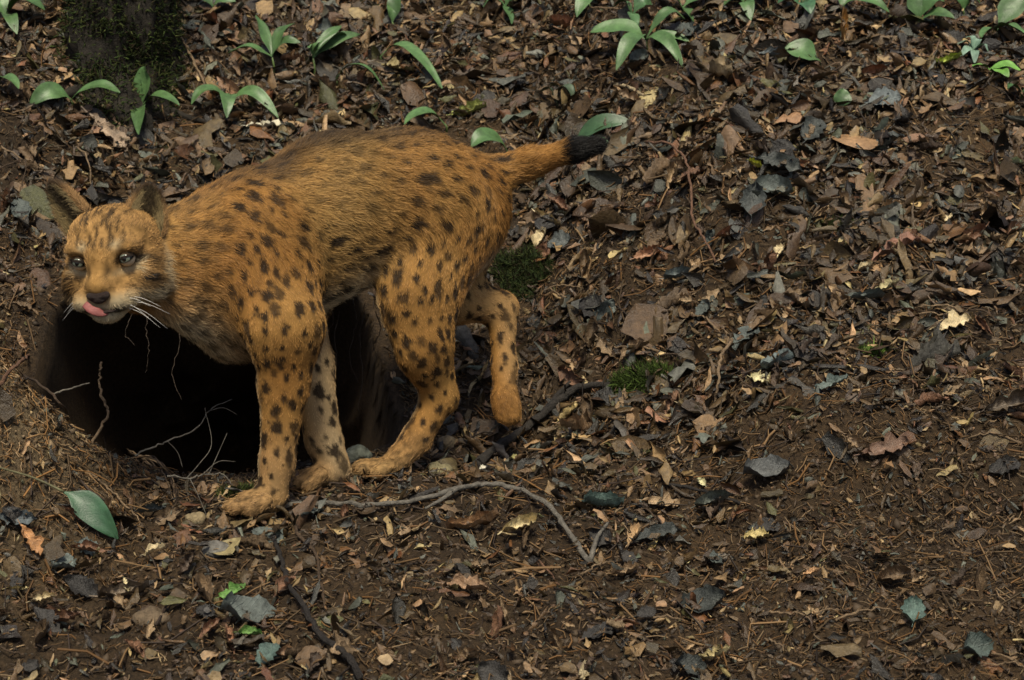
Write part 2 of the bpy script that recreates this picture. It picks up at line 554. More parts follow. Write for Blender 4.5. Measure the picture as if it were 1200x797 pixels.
# ears: a cupped shell each
def ear(base, tip, facing, wid, depth, side_shift=0.0):
    up = tip - base; H = np.linalg.norm(up); up = up / H
    n = nrm(facing - (facing @ up) * up); s = np.cross(up, n)
    U, Vn = 12, 13
    def sheet(off):
        out = []
        for i in range(U):
            u = i / (U - 1)
            wu = wid * (1 - u ** 2.1) ** 0.75 * (0.9 + 0.35 * u * (1 - u)) + 0.004
            dp = depth * (1 - 0.75 * u)
            for j in range(Vn):
                ph = math.radians(80) * (2 * j / (Vn - 1) - 1)
                c = (math.cos(ph) - math.cos(math.radians(80)))
                out.append(base + up * H * u + s * (wu + off * abs(math.sin(ph))) * math.sin(ph) - n * ((dp * (0.35 + wu / wid) * c) * 0.75 + off * c) + up * off * u * 0.3)
        return np.array(out)
    outer, inner = sheet(0.004), sheet(-0.001)
    idx = np.arange(U * Vn).reshape(U, Vn)
    fo = np.stack([idx[:-1, :-1], idx[:-1, 1:], idx[1:, 1:], idx[1:, :-1]], -1).reshape(-1, 4)
    k = U * Vn
    fi = fo[:, ::-1] + k
    rim = []
    for i in range(U - 1):
        rim.append([idx[i, 0], idx[i + 1, 0], idx[i + 1, 0] + k, idx[i, 0] + k])
        rim.append([idx[i + 1, -1], idx[i, -1], idx[i, -1] + k, idx[i + 1, -1] + k])
    for j in range(Vn - 1):
        rim.append([idx[-1, j], idx[-1, j + 1], idx[-1, j + 1] + k, idx[-1, j] + k])
    v = np.vstack([outer, inner]); f = np.vstack([fo, fi, np.array(rim)])
    # make the first block face away from the opening
    nn = tri_normals(v, fo).mean(0)
    if nn @ n > 0: f = f[:, ::-1]
    return v, f, up, n

EARS = []
for px_b, py_b, db, px_t, py_t, dt, fac in (
        (93, 266, 2.66, 59, 219, 2.69, -0.8 * RGT + 0.65 * TOW - 0.1 * UPV),
        (169, 271, 2.645, 177, 221, 2.68, 0.45 * RGT + 0.85 * TOW + 0.0 * UPV)):
    b_, t_ = P(px_b, py_b, db), P(px_t, py_t, dt)
    EARS.append((*ear(b_, t_, fac, 0.031 if px_b < 120 else 0.027, 0.022), fac))

# ---- coat colour
ORG = np.array((0.42, 0.232, 0.070)); ORG2 = np.array((0.32, 0.150, 0.038)); GRYB = np.array((0.40, 0.255, 0.09))
PALE = np.array((0.60, 0.50, 0.31)); DARK = np.array((0.020, 0.013, 0.008)); WHITE = np.array((0.70, 0.64, 0.50))
ZONES = ['body', 'neck', 'leg', 'thigh', 'farleg', 'paw', 'tail', 'head']

def fields(pts):
    """blend per-primitive flow, fur length and zone weights at surface points"""
    wsum = np.zeros(len(pts)); flow = np.zeros((len(pts), 3)); ln = np.zeros(len(pts)); zw = {z: np.zeros(len(pts)) for z in ZONES}
    for p in PR:
        d = prim_sdf(p, pts)
        wt = np.exp(-np.clip(d, -0.02, 0.3) / 0.010)
        wsum += wt; flow += wt[:, None] * p['flow']; ln += wt * p['ln']; zw[p['zone']] += wt
    for z in zw: zw[z] /= wsum
    return flow / wsum[:, None], ln / wsum, zw

def coat(pts, nor, zw, spots):
    c1 = fbm(pts * 7, 2)[:, None]
    t = np.clip(0.5 + 0.6 * c1, 0, 1)
    col = ORG * t + ORG2 * (1 - t)
    px, py, _ = proj_many(pts)
    near = np.clip(-(nor @ FWD), 0, 1)
    ag = 0.92 + 0.20 * fbm(pts * np.array((55, 55, 40)), 2)
    col = col * np.clip(ag, 0.55, 1.25)[:, None]
    # duller, greyer flank in the middle of the trunk
    fl = np.exp(-((px - 405) / 62) ** 2) * sstep(0, 0.6, zw['body'])
    col = col * (1 - 0.65 * fl[:, None]) + GRYB * 0.65 * fl[:, None]
    # pale underside, throat and inner legs
    und = sstep(0.15, 0.85, -nor[:, 2]) * (0.85 * zw['body'] + 0.45 * zw['neck'] + 0.6 * zw['thigh'])
    inner = np.clip(nor @ LAT, 0, 1) * zw['farleg'] * 0.45 * (0.35 + 0.65 * (px < 430)) + np.clip(-(nor @ LAT), 0, 1) * (zw['leg'] + zw['thigh']) * 0.8
    lowleg = sstep(480, 560, py) * 0.18 * (zw['leg'] + zw['paw'] + zw['farleg'])
    throat = np.exp(-((px - 215) / 45) ** 2 - ((py - 395) / 45) ** 2) * zw['neck'] * 0.4
    pale = np.clip(und + inner + lowleg + throat, 0, 1)[:, None]
    col = col * (1 - pale) + PALE * pale
    # dusky line along the back
    ridge = sstep(0.72, 0.97, nor[:, 2]) * (zw['body'] + 0.5 * zw['neck']) * (0.5 + 0.4 * np.exp(-((px - 360) / 110) ** 2))
    col = col * (1 - ridge[:, None]) + DARK * 2.2 * ridge[:, None]
    pawm = zw['paw'][:, None]
    col = col * (1 - pawm) + pawm * col * np.clip(0.75 + 0.7 * fbm(pts * 120, 2), 0.25, 1.15)[:, None]
    # spots
    f = spots
    col = col * (1 - f[:, None]) + DARK * f[:, None]
    # tail tip
    tip = sstep(652, 664, px) * zw['tail']
    col = col * (1 - tip[:, None]) + np.array((0.008, 0.007, 0.006)) * tip[:, None]
    # face
    l = (pts - HC) @ HM.T / HSC
    hw = sstep(0.35, 0.7, zw['head']) * sstep(-0.06, -0.03, l[:, 2])
    ax = np.abs(l[:, 0])
    fc = np.tile(np.array((0.36, 0.205, 0.072)), (len(pts), 1)) * (1 + 0.25 * c1) * np.clip(0.95 + 0.65 * fbm(np.stack([l[:, 0] * 240, l[:, 1] * 110, l[:, 2] * 110], -1), 2), 0.4, 1.5)[:, None]
    def blend(c, m):
        nonlocal fc
        m = np.clip(m, 0, 1)[:, None]
        fc = fc * (1 - m) + np.array(c) * m
    g = lambda x, y, sx, sy: np.exp(-((ax - x) / sx) ** 2 - ((l[:, 1] - y) / sy) ** 2)
    front = sstep(-0.01, 0.03, l[:, 2])
    blend(WHITE, 0.8 * sstep(-0.036, -0.054, l[:, 1]) * sstep(0.03, 0.06, l[:, 2]))        # muzzle sides, chin
    blend(PALE, 0.75 * sstep(-0.022, -0.045, l[:, 1]) * sstep(0.0, 0.04, l[:, 2]))
    blend(PALE, 0.8 * g(0.034, -0.004, 0.012, 0.005) * front + 0.8 * g(0.047, 0.003, 0.004, 0.008) * front)   # under eye
    blend(PALE, 0.6 * g(0.024, 0.034, 0.007, 0.006) * front)                              # above eye
    blend(ORG * 0.9, 0.6 * g(0.0, -0.005, 0.014, 0.045) * front)                               # nose bridge
    stripes = sstep(-0.05, 0.3, pnoise(np.stack([l[:, 0] * 210 + 3.3, l[:, 1] * 48, l[:, 2] * 30], -1))) * sstep(0.024, 0.036, l[:, 1]) * sstep(0.044, 0.030, ax)
    blend(DARK, 0.85 * stripes)                                                              # forehead streaks
    blend(DARK, 0.8 * np.exp(-((l[:, 1] - (0.012 - 0.35 * (ax - 0.04))) / 0.0035) ** 2) * sstep(0.044, 0.05, ax) * sstep(0.075, 0.06, ax))  # stripe behind eye
    blend(PALE, 0.7 * g(0.075, -0.02, 0.004, 0.05))
    blend(DARK, 0.9 * g(0.056, -0.020, 0.010, 0.009) + 0.85 * g(0.064, -0.045, 0.005, 0.022) + 0.8 * sstep(0.2, 0.5, pnoise(l * np.array((60, 140, 60)))) * g(0.05, -0.02, 0.02, 0.03))  # cheek marks
    blend(DARK, 0.8 * g(0.013, 0.000, 0.004, 0.010) * front)                                 # inner eye corner
    dots = sstep(0.35, 0.7, pnoise(l * 220)) * g(0.022, -0.044, 0.014, 0.012) * front
    blend(DARK, 0.8 * dots)
    blend(DARK * 0.4, 1.1 * np.exp(-((l[:, 1] + 0.0535) / 0.0042) ** 2) * sstep(0.05, 0.075, l[:, 2]) * sstep(0.036, 0.028, ax))  # lip line
    for e in EYES:
        de = np.linalg.norm(pts - e, axis=-1)
        le = (pts - e) @ HM.T
        almond = np.sqrt((le[:, 0] / 1.45) ** 2 + (le[:, 1] + 0.001) ** 2)
        blend(DARK * 0.6, 0.85 * sstep(0.0115, 0.0092, almond) * (le[:, 2] > -0.012))
    col = col * (1 - hw[:, None]) + fc * hw[:, None]
    return col

def proj_many(p):
    q = p - CAM
    d = q @ FWD
    return 600 + FPX * (q @ RGT) / d, 398.5 - FPX * (q @ UPV) / d, d

# spot centres by dart throwing on the surface
bn = tri_normals(BV, BQ)
area = np.linalg.norm(bn, axis=1) / 2
fcent = BV[BQ].mean(1)
fno = nrm(bn)
cand = RNG.choice(len(BQ), 9000, p=area / area.sum())
cpts = fcent[cand]
cflow, cln, czw = fields(cpts)
legw = czw['leg'] + czw['farleg'] * 0.8 + czw['thigh'] * 0.6
mind = 0.028 - 0.008 * np.clip(legw, 0, 1) - 0.004 * czw['neck']
keep = []
allow = (czw['head'] < 0.35) & (czw['paw'] < 0.6) & (czw['tail'] < 0.8)
kp = np.zeros((0, 3))
for i in range(len(cand)):
    if not allow[i]: continue
    if len(keep) and np.min(np.sum((kp - cpts[i]) ** 2, 1)) < mind[i] ** 2: continue
    keep.append(i); kp = np.vstack([kp, cpts[i]])
SPC = cpts[keep]
SPF = nrm(cflow[keep])
lw = np.clip(legw[keep], 0, 1)
SPR = (0.0048 + 0.0060 * RNG.random(len(keep)) ** 1.4) * (1 - 0.10 * lw)
SPI = np.clip(0.90 + 0.06 * lw + 0.12 * RNG.normal(size=len(keep)), 0.25, 0.95)
SPI *= np.where(czw['neck'][keep] > 0.5, 0.7, 1)
spx, spy, _ = proj_many(SPC)
SPI *= 1 - 0.45 * np.exp(-((spx - 400) / 70) ** 2) * (spy < 260)
SPE = 1.25 + 0.9 * RNG.random(len(keep)) * (1 - 0.6 * lw)

def spot_factor(pts):
    out = np.zeros(len(pts))
    wobble = 1 + 0.6 * pnoise(pts * 110) + 0.3 * pnoise(pts * 260)
    for i in range(0, len(pts), 4000):
        v = pts[i:i + 4000, None, :] - SPC[None]
        al = np.einsum('ijk,jk->ij', v, SPF)
        d2 = np.maximum((v ** 2).sum(-1) - al ** 2, 0) + (al / SPE) ** 2
        d = np.sqrt(d2) / SPR * wobble[i:i + 4000, None]
        out[i:i + 4000] = (SPI * sstep(1.28, 0.74, d)).max(1)
    return out

lynx_base = P(318, 600, 2.80)
lynx = empty("lynx", lynx_base)
tag(lynx, "spotted orange lynx licking its nose while stepping past the den mouth", "lynx")
M['skin'] = mat('lynx_coat_skin', attr='col', rough=0.8, spec=0.1)
vn = np.zeros_like(BV)
for k in range(4): np.add.at(vn, BQ[:, k], bn)
vn = nrm(vn)
_, _, vzw = fields(BV)
bme = mesh_from("body", BV, BQ)
set_col(bme, coat(BV, vn, vzw, spot_factor(BV)) * 0.75)
link("body", bme, M['skin'], lynx)
EARCOLS = []
for v, f, up, n, fac in EARS:
    em = mesh_from("ear", v, f)
    k = len(v) // 2
    c = np.tile(np.array((0.20, 0.13, 0.06)), (len(v), 1))
    c[k:] = np.array((0.10, 0.075, 0.05))
    set_col(em, c)
    link("ear", em, M['skin'], lynx)

# ---- fur
NH = 240000
extra = np.array([1.0])
headw = np.exp(-np.sum((fcent - HC) ** 2, 1) / 0.13 ** 2)
wt = area * (1 + 3.0 * headw)
fi = RNG.choice(len(BQ), NH, p=wt / wt.sum())
u1, u2 = RNG.random((2, NH))
q = BV[BQ[fi]]
roots = (q[:, 0] * ((1 - u1) * (1 - u2))[:, None] + q[:, 1] * (u1 * (1 - u2))[:, None] + q[:, 2] * (u1 * u2)[:, None] + q[:, 3] * ((1 - u1) * u2)[:, None])
rn = nrm(vn[BQ[fi]].mean(1))
NOSE = hp(0, -0.030, 0.112)
ok = np.ones(NH, bool)
for e in EYES:
    le = (roots - e) @ HM.T
    ok &= ~((np.abs(le[:, 0]) < 0.0125) & (np.abs(le[:, 1] + 0.001) < 0.0075) & (le[:, 2] > -0.01))
ok &= np.linalg.norm((roots - NOSE) / np.array((1, 1, 1)), axis=1) > 0.011
roots, rn = roots[ok], rn[ok]
fl, ln, zw = fields(roots)
cols = coat(roots, rn, zw, spot_factor(roots))
lift = 0.34 + 0.10 * zw['body']
lh = (roots - HC) @ HM.T / HSC
lift = lift - 0.12 * zw['head']
cheek = np.exp(-((np.abs(lh[:, 0]) - 0.066) / 0.016) ** 2 - ((lh[:, 1] + 0.045) / 0.03) ** 2) * zw['head']
ln = ln * (1 + 1.0 * cheek)
fl[:] += 0.6 * DN * (zw['body'] + 0.5 * zw['thigh'])[:, None]
N = len(roots)
cl = np.stack([fbm(roots * 48 + 7 * i, 2) for i in range(3)], -1)
big = np.stack([fbm(roots * 13 + 31 * i, 2) for i in range(3)], -1)
def tang(f, n): return nrm(f - (f * n).sum(1, keepdims=True) * n)
d = tang(fl + 0.36 * cl + 0.3 * big + 0.10 * RNG.normal(size=(N, 3)), rn)
d = nrm(d + lift[:, None] * rn * (1 + 0.5 * cl[:, :1]) + 0.07 * RNG.normal(size=(N, 3)))
ln = ln * (0.7 + 0.5 * RNG.random(N)) * (1 + 0.25 * cl[:, 1]) * (1 - 0.38 * np.clip(zw['body'] + zw['neck'] + zw['thigh'] + zw['leg'] + zw['farleg'], 0, 1))
# ear fur: fringe and inner hair
er, en_, ec, el, ed = [], [], [], [], []
for v, f, up, n, fac in EARS:
    a_ = np.linalg.norm(tri_normals(v, f), axis=1)
    ii = RNG.choice(len(f), 14000, p=a_ / a_.sum())
    u1, u2 = RNG.random((2, len(ii)))
    q = v[f[ii]]
    r_ = q[:, 0] * ((1 - u1) * (1 - u2))[:, None] + q[:, 1] * (u1 * (1 - u2))[:, None] + q[:, 2] * (u1 * u2)[:, None] + q[:, 3] * ((1 - u1) * u2)[:, None]
    n_ = nrm(tri_normals(v, f)[ii])
    k = len(v) // 2
    inn = (f[ii].min(1) >= k)
    hgt = (r_ - v[:13].mean(0)) @ up
    hmax = ((v - v[:13].mean(0)) @ up).max()
    hu = np.clip(hgt / hmax, 0, 1)
    sd_ = np.abs((r_ - v[:13].mean(0)) @ np.cross(up, n)) / 0.03
    c_ = np.where(inn[:, None], np.array((0.24, 0.18, 0.085)), np.array((0.26, 0.15, 0.06)))
    dk = np.clip(sstep(0.45, 0.8, hu) * (~inn) + inn * sstep(0.75, 0.2, sd_ + 0.35 * pnoise(r_ * 90)), 0, 1) * 0.85
    c_ = c_ * (1 - dk[:, None]) + DARK * dk[:, None]
    er.append(r_); ec.append(c_)
    el.append(np.where(inn, 0.017 * (1.1 - 0.7 * hu), 0.0095) * (0.6 + 0.7 * RNG.random(len(ii))))
    ed.append(nrm(up * (0.9) + n_ * 0.35 + n * 0.15 * inn[:, None] + 0.22 * RNG.normal(size=(len(ii), 3))))
    # tip tuft
    m = 160
    tipp = v[:k][-7]
    er.append(tipp + 0.003 * RNG.normal(size=(m, 3))); ec.append(np.tile(DARK * 0.6, (m, 1)))
    el.append(0.004 + 0.006 * RNG.random(m)); ed.append(nrm(up + 0.16 * RNG.normal(size=(m, 3))))
roots = np.vstack([roots] + er); cols = np.vstack([cols] + ec)
ln = np.concatenate([ln] + el); d = np.vstack([d] + ed)
rn = np.vstack([rn, np.zeros((len(roots) - N, 3))])
N = len(roots)
NP = 5
tt = np.linspace(0, 1, NP)
droop = np.where(np.arange(N)[:, None] < len(fl), DN * 0.0, DN * 0.0)
curlv = 0.22 * RNG.normal(size=(N, 3)) - 0.35 * rn
pos = roots[:, None, :] - 0.001 * rn[:, None, :] + ln[:, None, None] * (tt[None, :, None] * d[:, None, :] + (tt ** 2)[None, :, None] * 0.5 * curlv[:, None, :])
rad = (0.00042 * (1 - 0.8 * tt))[None, :] * (0.75 + 0.5 * RNG.random(N))[:, None]
cols = np.clip(cols * (0.55 + 0.85 * RNG.random(N))[:, None], 0.004, 0.9)
hc = bpy.data.hair_curves.new("fur")
hc.add_curves([NP] * N)
hc.attributes["position"].data.foreach_set("vector", np.ascontiguousarray(pos, np.float32).ravel())
ra = hc.attributes.get("radius") or hc.attributes.new("radius", 'FLOAT', 'POINT')
ra.data.foreach_set("value", np.ascontiguousarray(rad, np.float32).ravel())
ca = hc.attributes.new("col", 'FLOAT_COLOR', 'CURVE')
c4 = np.ones((N, 4), np.float32); c4[:, :3] = cols
ca.data.foreach_set("color", c4.ravel())
M['fur'] = mat('lynx_fur', attr='col', rough=0.5, spec=0.25)
fn_, fl_ = M['fur'].node_tree.nodes, M['fur'].node_tree.links
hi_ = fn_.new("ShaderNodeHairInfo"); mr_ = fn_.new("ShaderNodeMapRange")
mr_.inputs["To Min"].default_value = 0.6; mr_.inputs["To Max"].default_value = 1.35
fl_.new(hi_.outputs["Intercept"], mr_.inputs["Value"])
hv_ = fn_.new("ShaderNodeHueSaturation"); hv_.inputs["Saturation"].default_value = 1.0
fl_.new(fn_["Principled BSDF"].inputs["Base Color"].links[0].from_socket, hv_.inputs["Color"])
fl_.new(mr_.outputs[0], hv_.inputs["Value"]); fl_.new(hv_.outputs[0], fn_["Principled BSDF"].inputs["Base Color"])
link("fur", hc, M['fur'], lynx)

# ---- face parts
def ellipsoid(c, axes, r, nu=16, nv=10, shape=None):
    v, f = [], []
    for i in range(nv + 1):
        th = math.pi * i / nv
        for j in range(nu):
            ph = 2 * math.pi * j / nu
            l = np.array((r[0] * math.sin(th) * math.cos(ph), r[1] * math.sin(th) * math.sin(ph), r[2] * math.cos(th)))
            if shape: l = shape(l)
            v.append(c + l @ axes)
    for i in range(nv):
        for j in range(nu):
            k = (j + 1) % nu
            f.append([i * nu + j, (i + 1) * nu + j, (i + 1) * nu + k, i * nu + k])
    return np.array(v), f

M['eye_dark'] = mat('eye_rim', base=(0.012, 0.010, 0.008), rough=0.2, spec=0.6)
M['iris'] = mat('iris', base=(0.15, 0.17, 0.13), rough=0.15, spec=0.6, noise=(300, 0.6, 1.3))
M['pupil'] = mat('pupil', base=(0.004, 0.004, 0.004), rough=0.05, spec=0.8)
M['nose'] = mat('nose_leather', base=(0.030, 0.018, 0.014), rough=0.6, spec=0.35, bump=(700, 0.6))
M['tongue'] = mat('tongue', base=(0.26, 0.085, 0.075), rough=0.5, spec=0.4, bump=(600, 0.3), noise=(120, 0.8, 1.2))
M['whisker'] = mat('whisker', base=(0.75, 0.72, 0.66), rough=0.4)
GAZE = nrm(HF - 0.10 * HS + 0.02 * HU)
for e in EYES:
    eye = link("eye", mesh_from("eye", *ellipsoid(e, HM, (ER * 0.95,) * 3, 20, 14)), M['eye_dark'], lynx)
    gs = nrm(np.cross(HU, GAZE)); gu = np.cross(GAZE, gs)
    G3 = np.stack([gs, gu, GAZE])
    for nm, off, rr_, mt in (("iris", 0.0083, (0.0084, 0.0084, 0.0040), 'iris'), ("pupil", 0.0108, (0.0040, 0.0044, 0.0022), 'pupil')):
        link(nm, mesh_from(nm, *ellipsoid(e + GAZE * off, G3, rr_, 18, 10)), M[mt], eye)

def eyelid(e, sx):
    out, nvv = [], 6
    V, Fc = [], []
    for part in (0, 1):
        o = len(V); na = 21
        for i in range(na):
            az = math.radians(-100 + 200 * i / (na - 1))
            op = max(math.cos(az * 1.28), 0.0) ** 0.8 if abs(az * 1.28) < math.pi / 2 else 0.0
            slant = 13 * math.sin(az) * sx
            lim = (8 * op if part == 0 else -19 * op) + slant
            end = 95 if part == 0 else -95
            for j in range(nvv):
                elv = math.radians(lim + (end - lim) * j / (nvv - 1))
                rr2 = ER * (1.05 + 0.05 * (j == 0))
                l = rr2 * np.array((math.sin(az) * math.cos(elv), math.sin(elv), math.cos(az) * math.cos(elv)))
                V.append(e + l @ HM)
        for i in range(na - 1):
            for j in range(nvv - 1):
                a = o + i * nvv + j
                Fc.append([a, a + nvv, a + nvv + 1, a + 1])
    return np.array(V), Fc
for e, sx in zip(EYES, (-1, 1)):
    lv, lf = eyelid(e, sx)
    lm = mesh_from("eyelid", lv, lf)
    lc = np.zeros((2, 21, 6, 3))
    lc[0] = (0.22, 0.13, 0.06); lc[1] = (0.50, 0.42, 0.30)
    lc[0, :, 0] = (0.012, 0.009, 0.007); lc[1, :, 0] = (0.02, 0.014, 0.01); lc[0, :, 1] = (0.02, 0.014, 0.01); lc[0, :, 2] = (0.06, 0.038, 0.02)
    set_col(lm, lc.reshape(-1, 3))
    link("eyelid", lm, M['skin'], lynx)

def nose_shape(l):
    l = l.copy()
    l[0] *= 1.0 + 40 * l[1]            # wider on top
    l[2] -= 0.0035 * math.exp(-((abs(l[0]) - 0.0085) / 0.003) ** 2 - ((l[1] + 0.003) / 0.003) ** 2)   # nostrils
    return l
link("nose", mesh_from("nose", *ellipsoid(hp(0, -0.032, 0.1080), HM, (0.0175, 0.0105, 0.0080), 18, 12, nose_shape)), M['nose'], lynx)
link("mouth", mesh_from("mouth", *ellipsoid(hp(0.002, -0.0545, 0.086), HM, (0.026, 0.0045, 0.025), 18, 10)), M['nose'], lynx)  # dark solid standing in for the shade in the gap between lip and chin
# tongue curling up over the upper lip
tp = smooth_path([hp(0.006, -0.056, 0.090), hp(0.001, -0.054, 0.109), hp(-0.010, -0.048, 0.115), hp(-0.021, -0.040, 0.108)], 5)
tv, tf = tube(tp, 0.0075, 0.0058, 12)
cen = np.repeat(tp, 12, 0)
tn = nrm(np.gradient(tp, axis=0)); nrm_t = nrm(np.cross(tn, np.cross(HF + 0.5 * HU, tn)))
nt_ = np.repeat(nrm_t, 12, 0)
off = tv - cen
tv = cen + off - 0.70 * (off * nt_).sum(1, keepdims=True) * nt_
link("tongue", mesh_from("tongue", tv, tf), M['tongue'], lynx)
for sx in (-1, 1):
    for i in range(6 if sx > 0 else 3):
        a = hp(sx * (0.024 + 0.003 * (i % 3)), -0.039 - 0.006 * (i // 2) + 0.002 * (i % 2), 0.094 - 0.004 * (i % 3))
        dr = nrm(sx * HS * 1.0 - HU * (0.06 + 0.12 * i) + HF * (0.15 - 0.22 * (i % 3)))
        L = (0.050 if sx > 0 else 0.03) + 0.008 * (i % 3)
        pth = smooth_path([a, a + dr * L * 0.5, a + dr * L - HU * 0.012], 4)
        link("whisker", mesh_from("whisker", *tube(pth, 0.00042, 0.00016, 4)), M['whisker'], lynx)

# ------------------------------------------------------------------ leaf litter
def leaf_template(kind, nu=7, nv=5, seed=0):
    """unit-length leaf along +x, normal +z -> (nu*nv,3)"""
    r = np.random.default_rng(seed)
    u = np.linspace(0, 1, nu)
    if kind == 'ovate': wd = np.sin(np.pi * u ** 0.85) ** 0.9 * 0.29
    elif kind == 'oak': wd = np.sin(np.pi * u ** 1.1) ** 0.7 * 0.27 * (1 + 0.33 * np.cos(u * 2 * np.pi * 3.1))
    elif kind == 'broad': wd = np.sin(np.pi * u ** 0.7) ** 0.6 * 0.44
    elif kind == 'narrow': wd = np.sin(np.pi * u) ** 0.8 * 0.14
    else: wd = (0.18 + 0.25 * r.random(nu)) * np.sin(np.pi * np.clip(u, 0.07, 0.93)) ** 0.5
    wd = np.maximum(wd, 0.012) * (1 + 0.10 * r.normal(size=nu))
    v = np.linspace(-1, 1, nv)
    cup = r.uniform(-0.35, 0.55); bend = r.uniform(-0.35, 0.5); tw = r.uniform(-0.8, 0.8)
    roll = r.uniform(0.7, 2.9) if kind != 'broad' else r.uniform(0, 0.5)
    out = np.zeros((nu, nv, 3))
    for i in range(nu):
        for j in range(nv):
            a = v[j] * roll * (0.6 + 0.4 * u[i])
            y = wd[i] * (math.sin(a) / roll if roll > 0.05 else v[j])
            z = wd[i] * ((1 - math.cos(a)) / roll if roll > 0.05 else 0) + cup * wd[i] * v[j] ** 2 * 0.4
            c, s = math.cos(tw * (u[i] - 0.5)), math.sin(tw * (u[i] - 0.5))
            out[i, j] = (u[i] - 0.5, y * c - z * s, y * s + z * c + bend * (u[i] - 0.5) ** 2)
    out[:, :, 2] += 0.035 * r.normal(size=(nu, nv))
    out[:, [0, -1], 1] += 0.02 * r.normal(size=(nu, 2))
    out[:, :, 2] -= out[:, :, 2].mean()
    return out.reshape(-1, 3)

def grid_faces(nu, nv):
    i = np.arange(nu * nv).reshape(nu, nv)
    return np.stack([i[:-1, :-1], i[1:, :-1], i[1:, 1:], i[:-1, 1:]], -1).reshape(-1, 4)

gq = GV[GQ]
qn = np.cross(gq[:, 2] - gq[:, 0], gq[:, 3] - gq[:, 1])
qa = np.linalg.norm(qn, axis=1) / 2
qc = gq.mean(1)
qn = nrm(qn); qn[qn[:, 2] < 0] *= -1
cellx = X[:-1, :-1].ravel(); celly = Y[:-1, :-1].ravel()
_, cr = den_push(cellx, celly)
inreg = (np.abs(cellx) < 2.1) & (celly > -1.25) & (celly < 2.2)
outside = sstep(1.0, 1.16, cr)
flat_n = sstep(0.15, 0.5, qn[:, 2])
wl = qa * inreg * outside * flat_n
wl *= np.where(np.abs(cellx) > 0.31 * (celly + 3) + 0.32, 0.33, 1) * np.where(celly > 1.75, 0.4, 1)
# fewer leaves on bare soil: spoil mound, right-hand bank, packed den apron
bare = np.clip(0.95 * sstep(-0.55, -0.70, cellx) * np.exp(-((celly + 0.26) / 0.30) ** 4)
               + 0.9 * sstep(-0.70, -0.80, cellx) * sstep(-0.1, 0.05, celly) * sstep(0.55, 0.35, celly) + 0.7 * sstep(1.4, 1.15, cr)
               + 0.88 * np.exp(-(np.abs(cellx - 0.80) / 0.48) ** 3 - (np.abs(celly + 0.52) / 0.30) ** 3)
               + 0.7 * np.exp(-((cr - 1.12) / 0.16) ** 2) * (celly < 0.25)
               + 0.35 * np.exp(-((cellx + 0.1) / 0.3) ** 2 - ((celly + 0.75) / 0.2) ** 2)
               + 0.5 * np.exp(-((cellx - 0.1) / 0.22) ** 2 - ((celly - 0.42) / 0.22) ** 2), 0, 0.95)
patchy = np.clip(0.75 + 0.7 * fbm(np.stack([cellx * 3.5, celly * 3.5, cellx * 0], -1), 2), 0.15, 1.6)
wleaf = wl * (1 - bare) * patchy

def frames(n, ang):
    t = np.cross(n, np.tile((0.31, 0.22, 0.92), (len(n), 1))); t = nrm(t); b = np.cross(n, t)
    c, s = np.cos(ang)[:, None], np.sin(ang)[:, None]
    return c * t + s * b, -s * t + c * b

PAL = np.array((0.93, 0.88, 0.74)) * np.array([(0.050, 0.034, 0.020), (0.085, 0.056, 0.032), (0.135, 0.088, 0.048), (0.125, 0.060, 0.028), (0.25, 0.170, 0.095),
                (0.062, 0.068, 0.062), (0.105, 0.112, 0.100), (0.018, 0.015, 0.012), (0.40, 0.31, 0.17), (0.075, 0.070, 0.030)])
PALW = np.array([0.22, 0.21, 0.15, 0.055, 0.12, 0.075, 0.05, 0.17, 0.018, 0.03]); PALW /= PALW.sum()

def scatter_leaves(name, n, weights, med, sig, kinds, lift, label, cat, tilt=0.42, palw=PALW, nu=6, nv=4, matn='litter'):
    T = np.stack([leaf_template(k, nu, nv, seed=100 + i) for i, k in enumerate(kinds)])
    ci = RNG.choice(len(qc), n, p=weights / weights.sum())
    size = np.clip(med * np.exp(sig * RNG.normal(size=n)), 0.005, 0.08) * (0.74 + 0.62 * sstep(-0.55, 0.35, qc[ci][:, 1]))
    base = qc[ci] + np.stack([RNG.uniform(-0.006, 0.006, n), RNG.uniform(-0.006, 0.006, n), np.zeros(n)], -1)
    nn = nrm(qn[ci] + tilt * RNG.normal(size=(n, 3)))
    nn[(nn * qn[ci]).sum(1) < 0.15] = qn[ci][(nn * qn[ci]).sum(1) < 0.15]
    a, b = frames(nn, RNG.uniform(0, 2 * math.pi, n))
    tv = T[RNG.integers(0, len(T), n)]
    sc = size[:, None] * np.stack([np.ones(n), RNG.uniform(0.8, 1.35, n), RNG.choice([-1, 1], n) * RNG.uniform(0.5, 1.3, n)], -1)
    lv = tv * sc[:, None, :]
    w_ = lv[..., 0:1] * a[:, None] + lv[..., 1:2] * b[:, None] + lv[..., 2:3] * nn[:, None]
    w_ = w_ + (base + qn[ci] * (0.001 + lift * RNG.random(n) ** 1.5)[:, None])[:, None]
    m = T.shape[1]
    f = (grid_faces(nu, nv)[None] + (np.arange(n) * m)[:, None, None]).reshape(-1, 4)
    me = mesh_from(name, w_.reshape(-1, 3), f)
    pc = PAL[RNG.choice(len(PAL), n, p=palw)] * (0.65 + 0.7 * RNG.random(n))[:, None] * (1 + 0.05 * RNG.normal(size=(n, 3)))
    pc = np.clip(pc, 0.006, 0.6)
    vc = pc[:, None, :] * (0.85 + 0.3 * RNG.random((n, m, 1)))
    set_col(me, vc.reshape(-1, 3))
    o = link(name, me, M[matn])
    return tag(o, label, cat, kind="stuff")

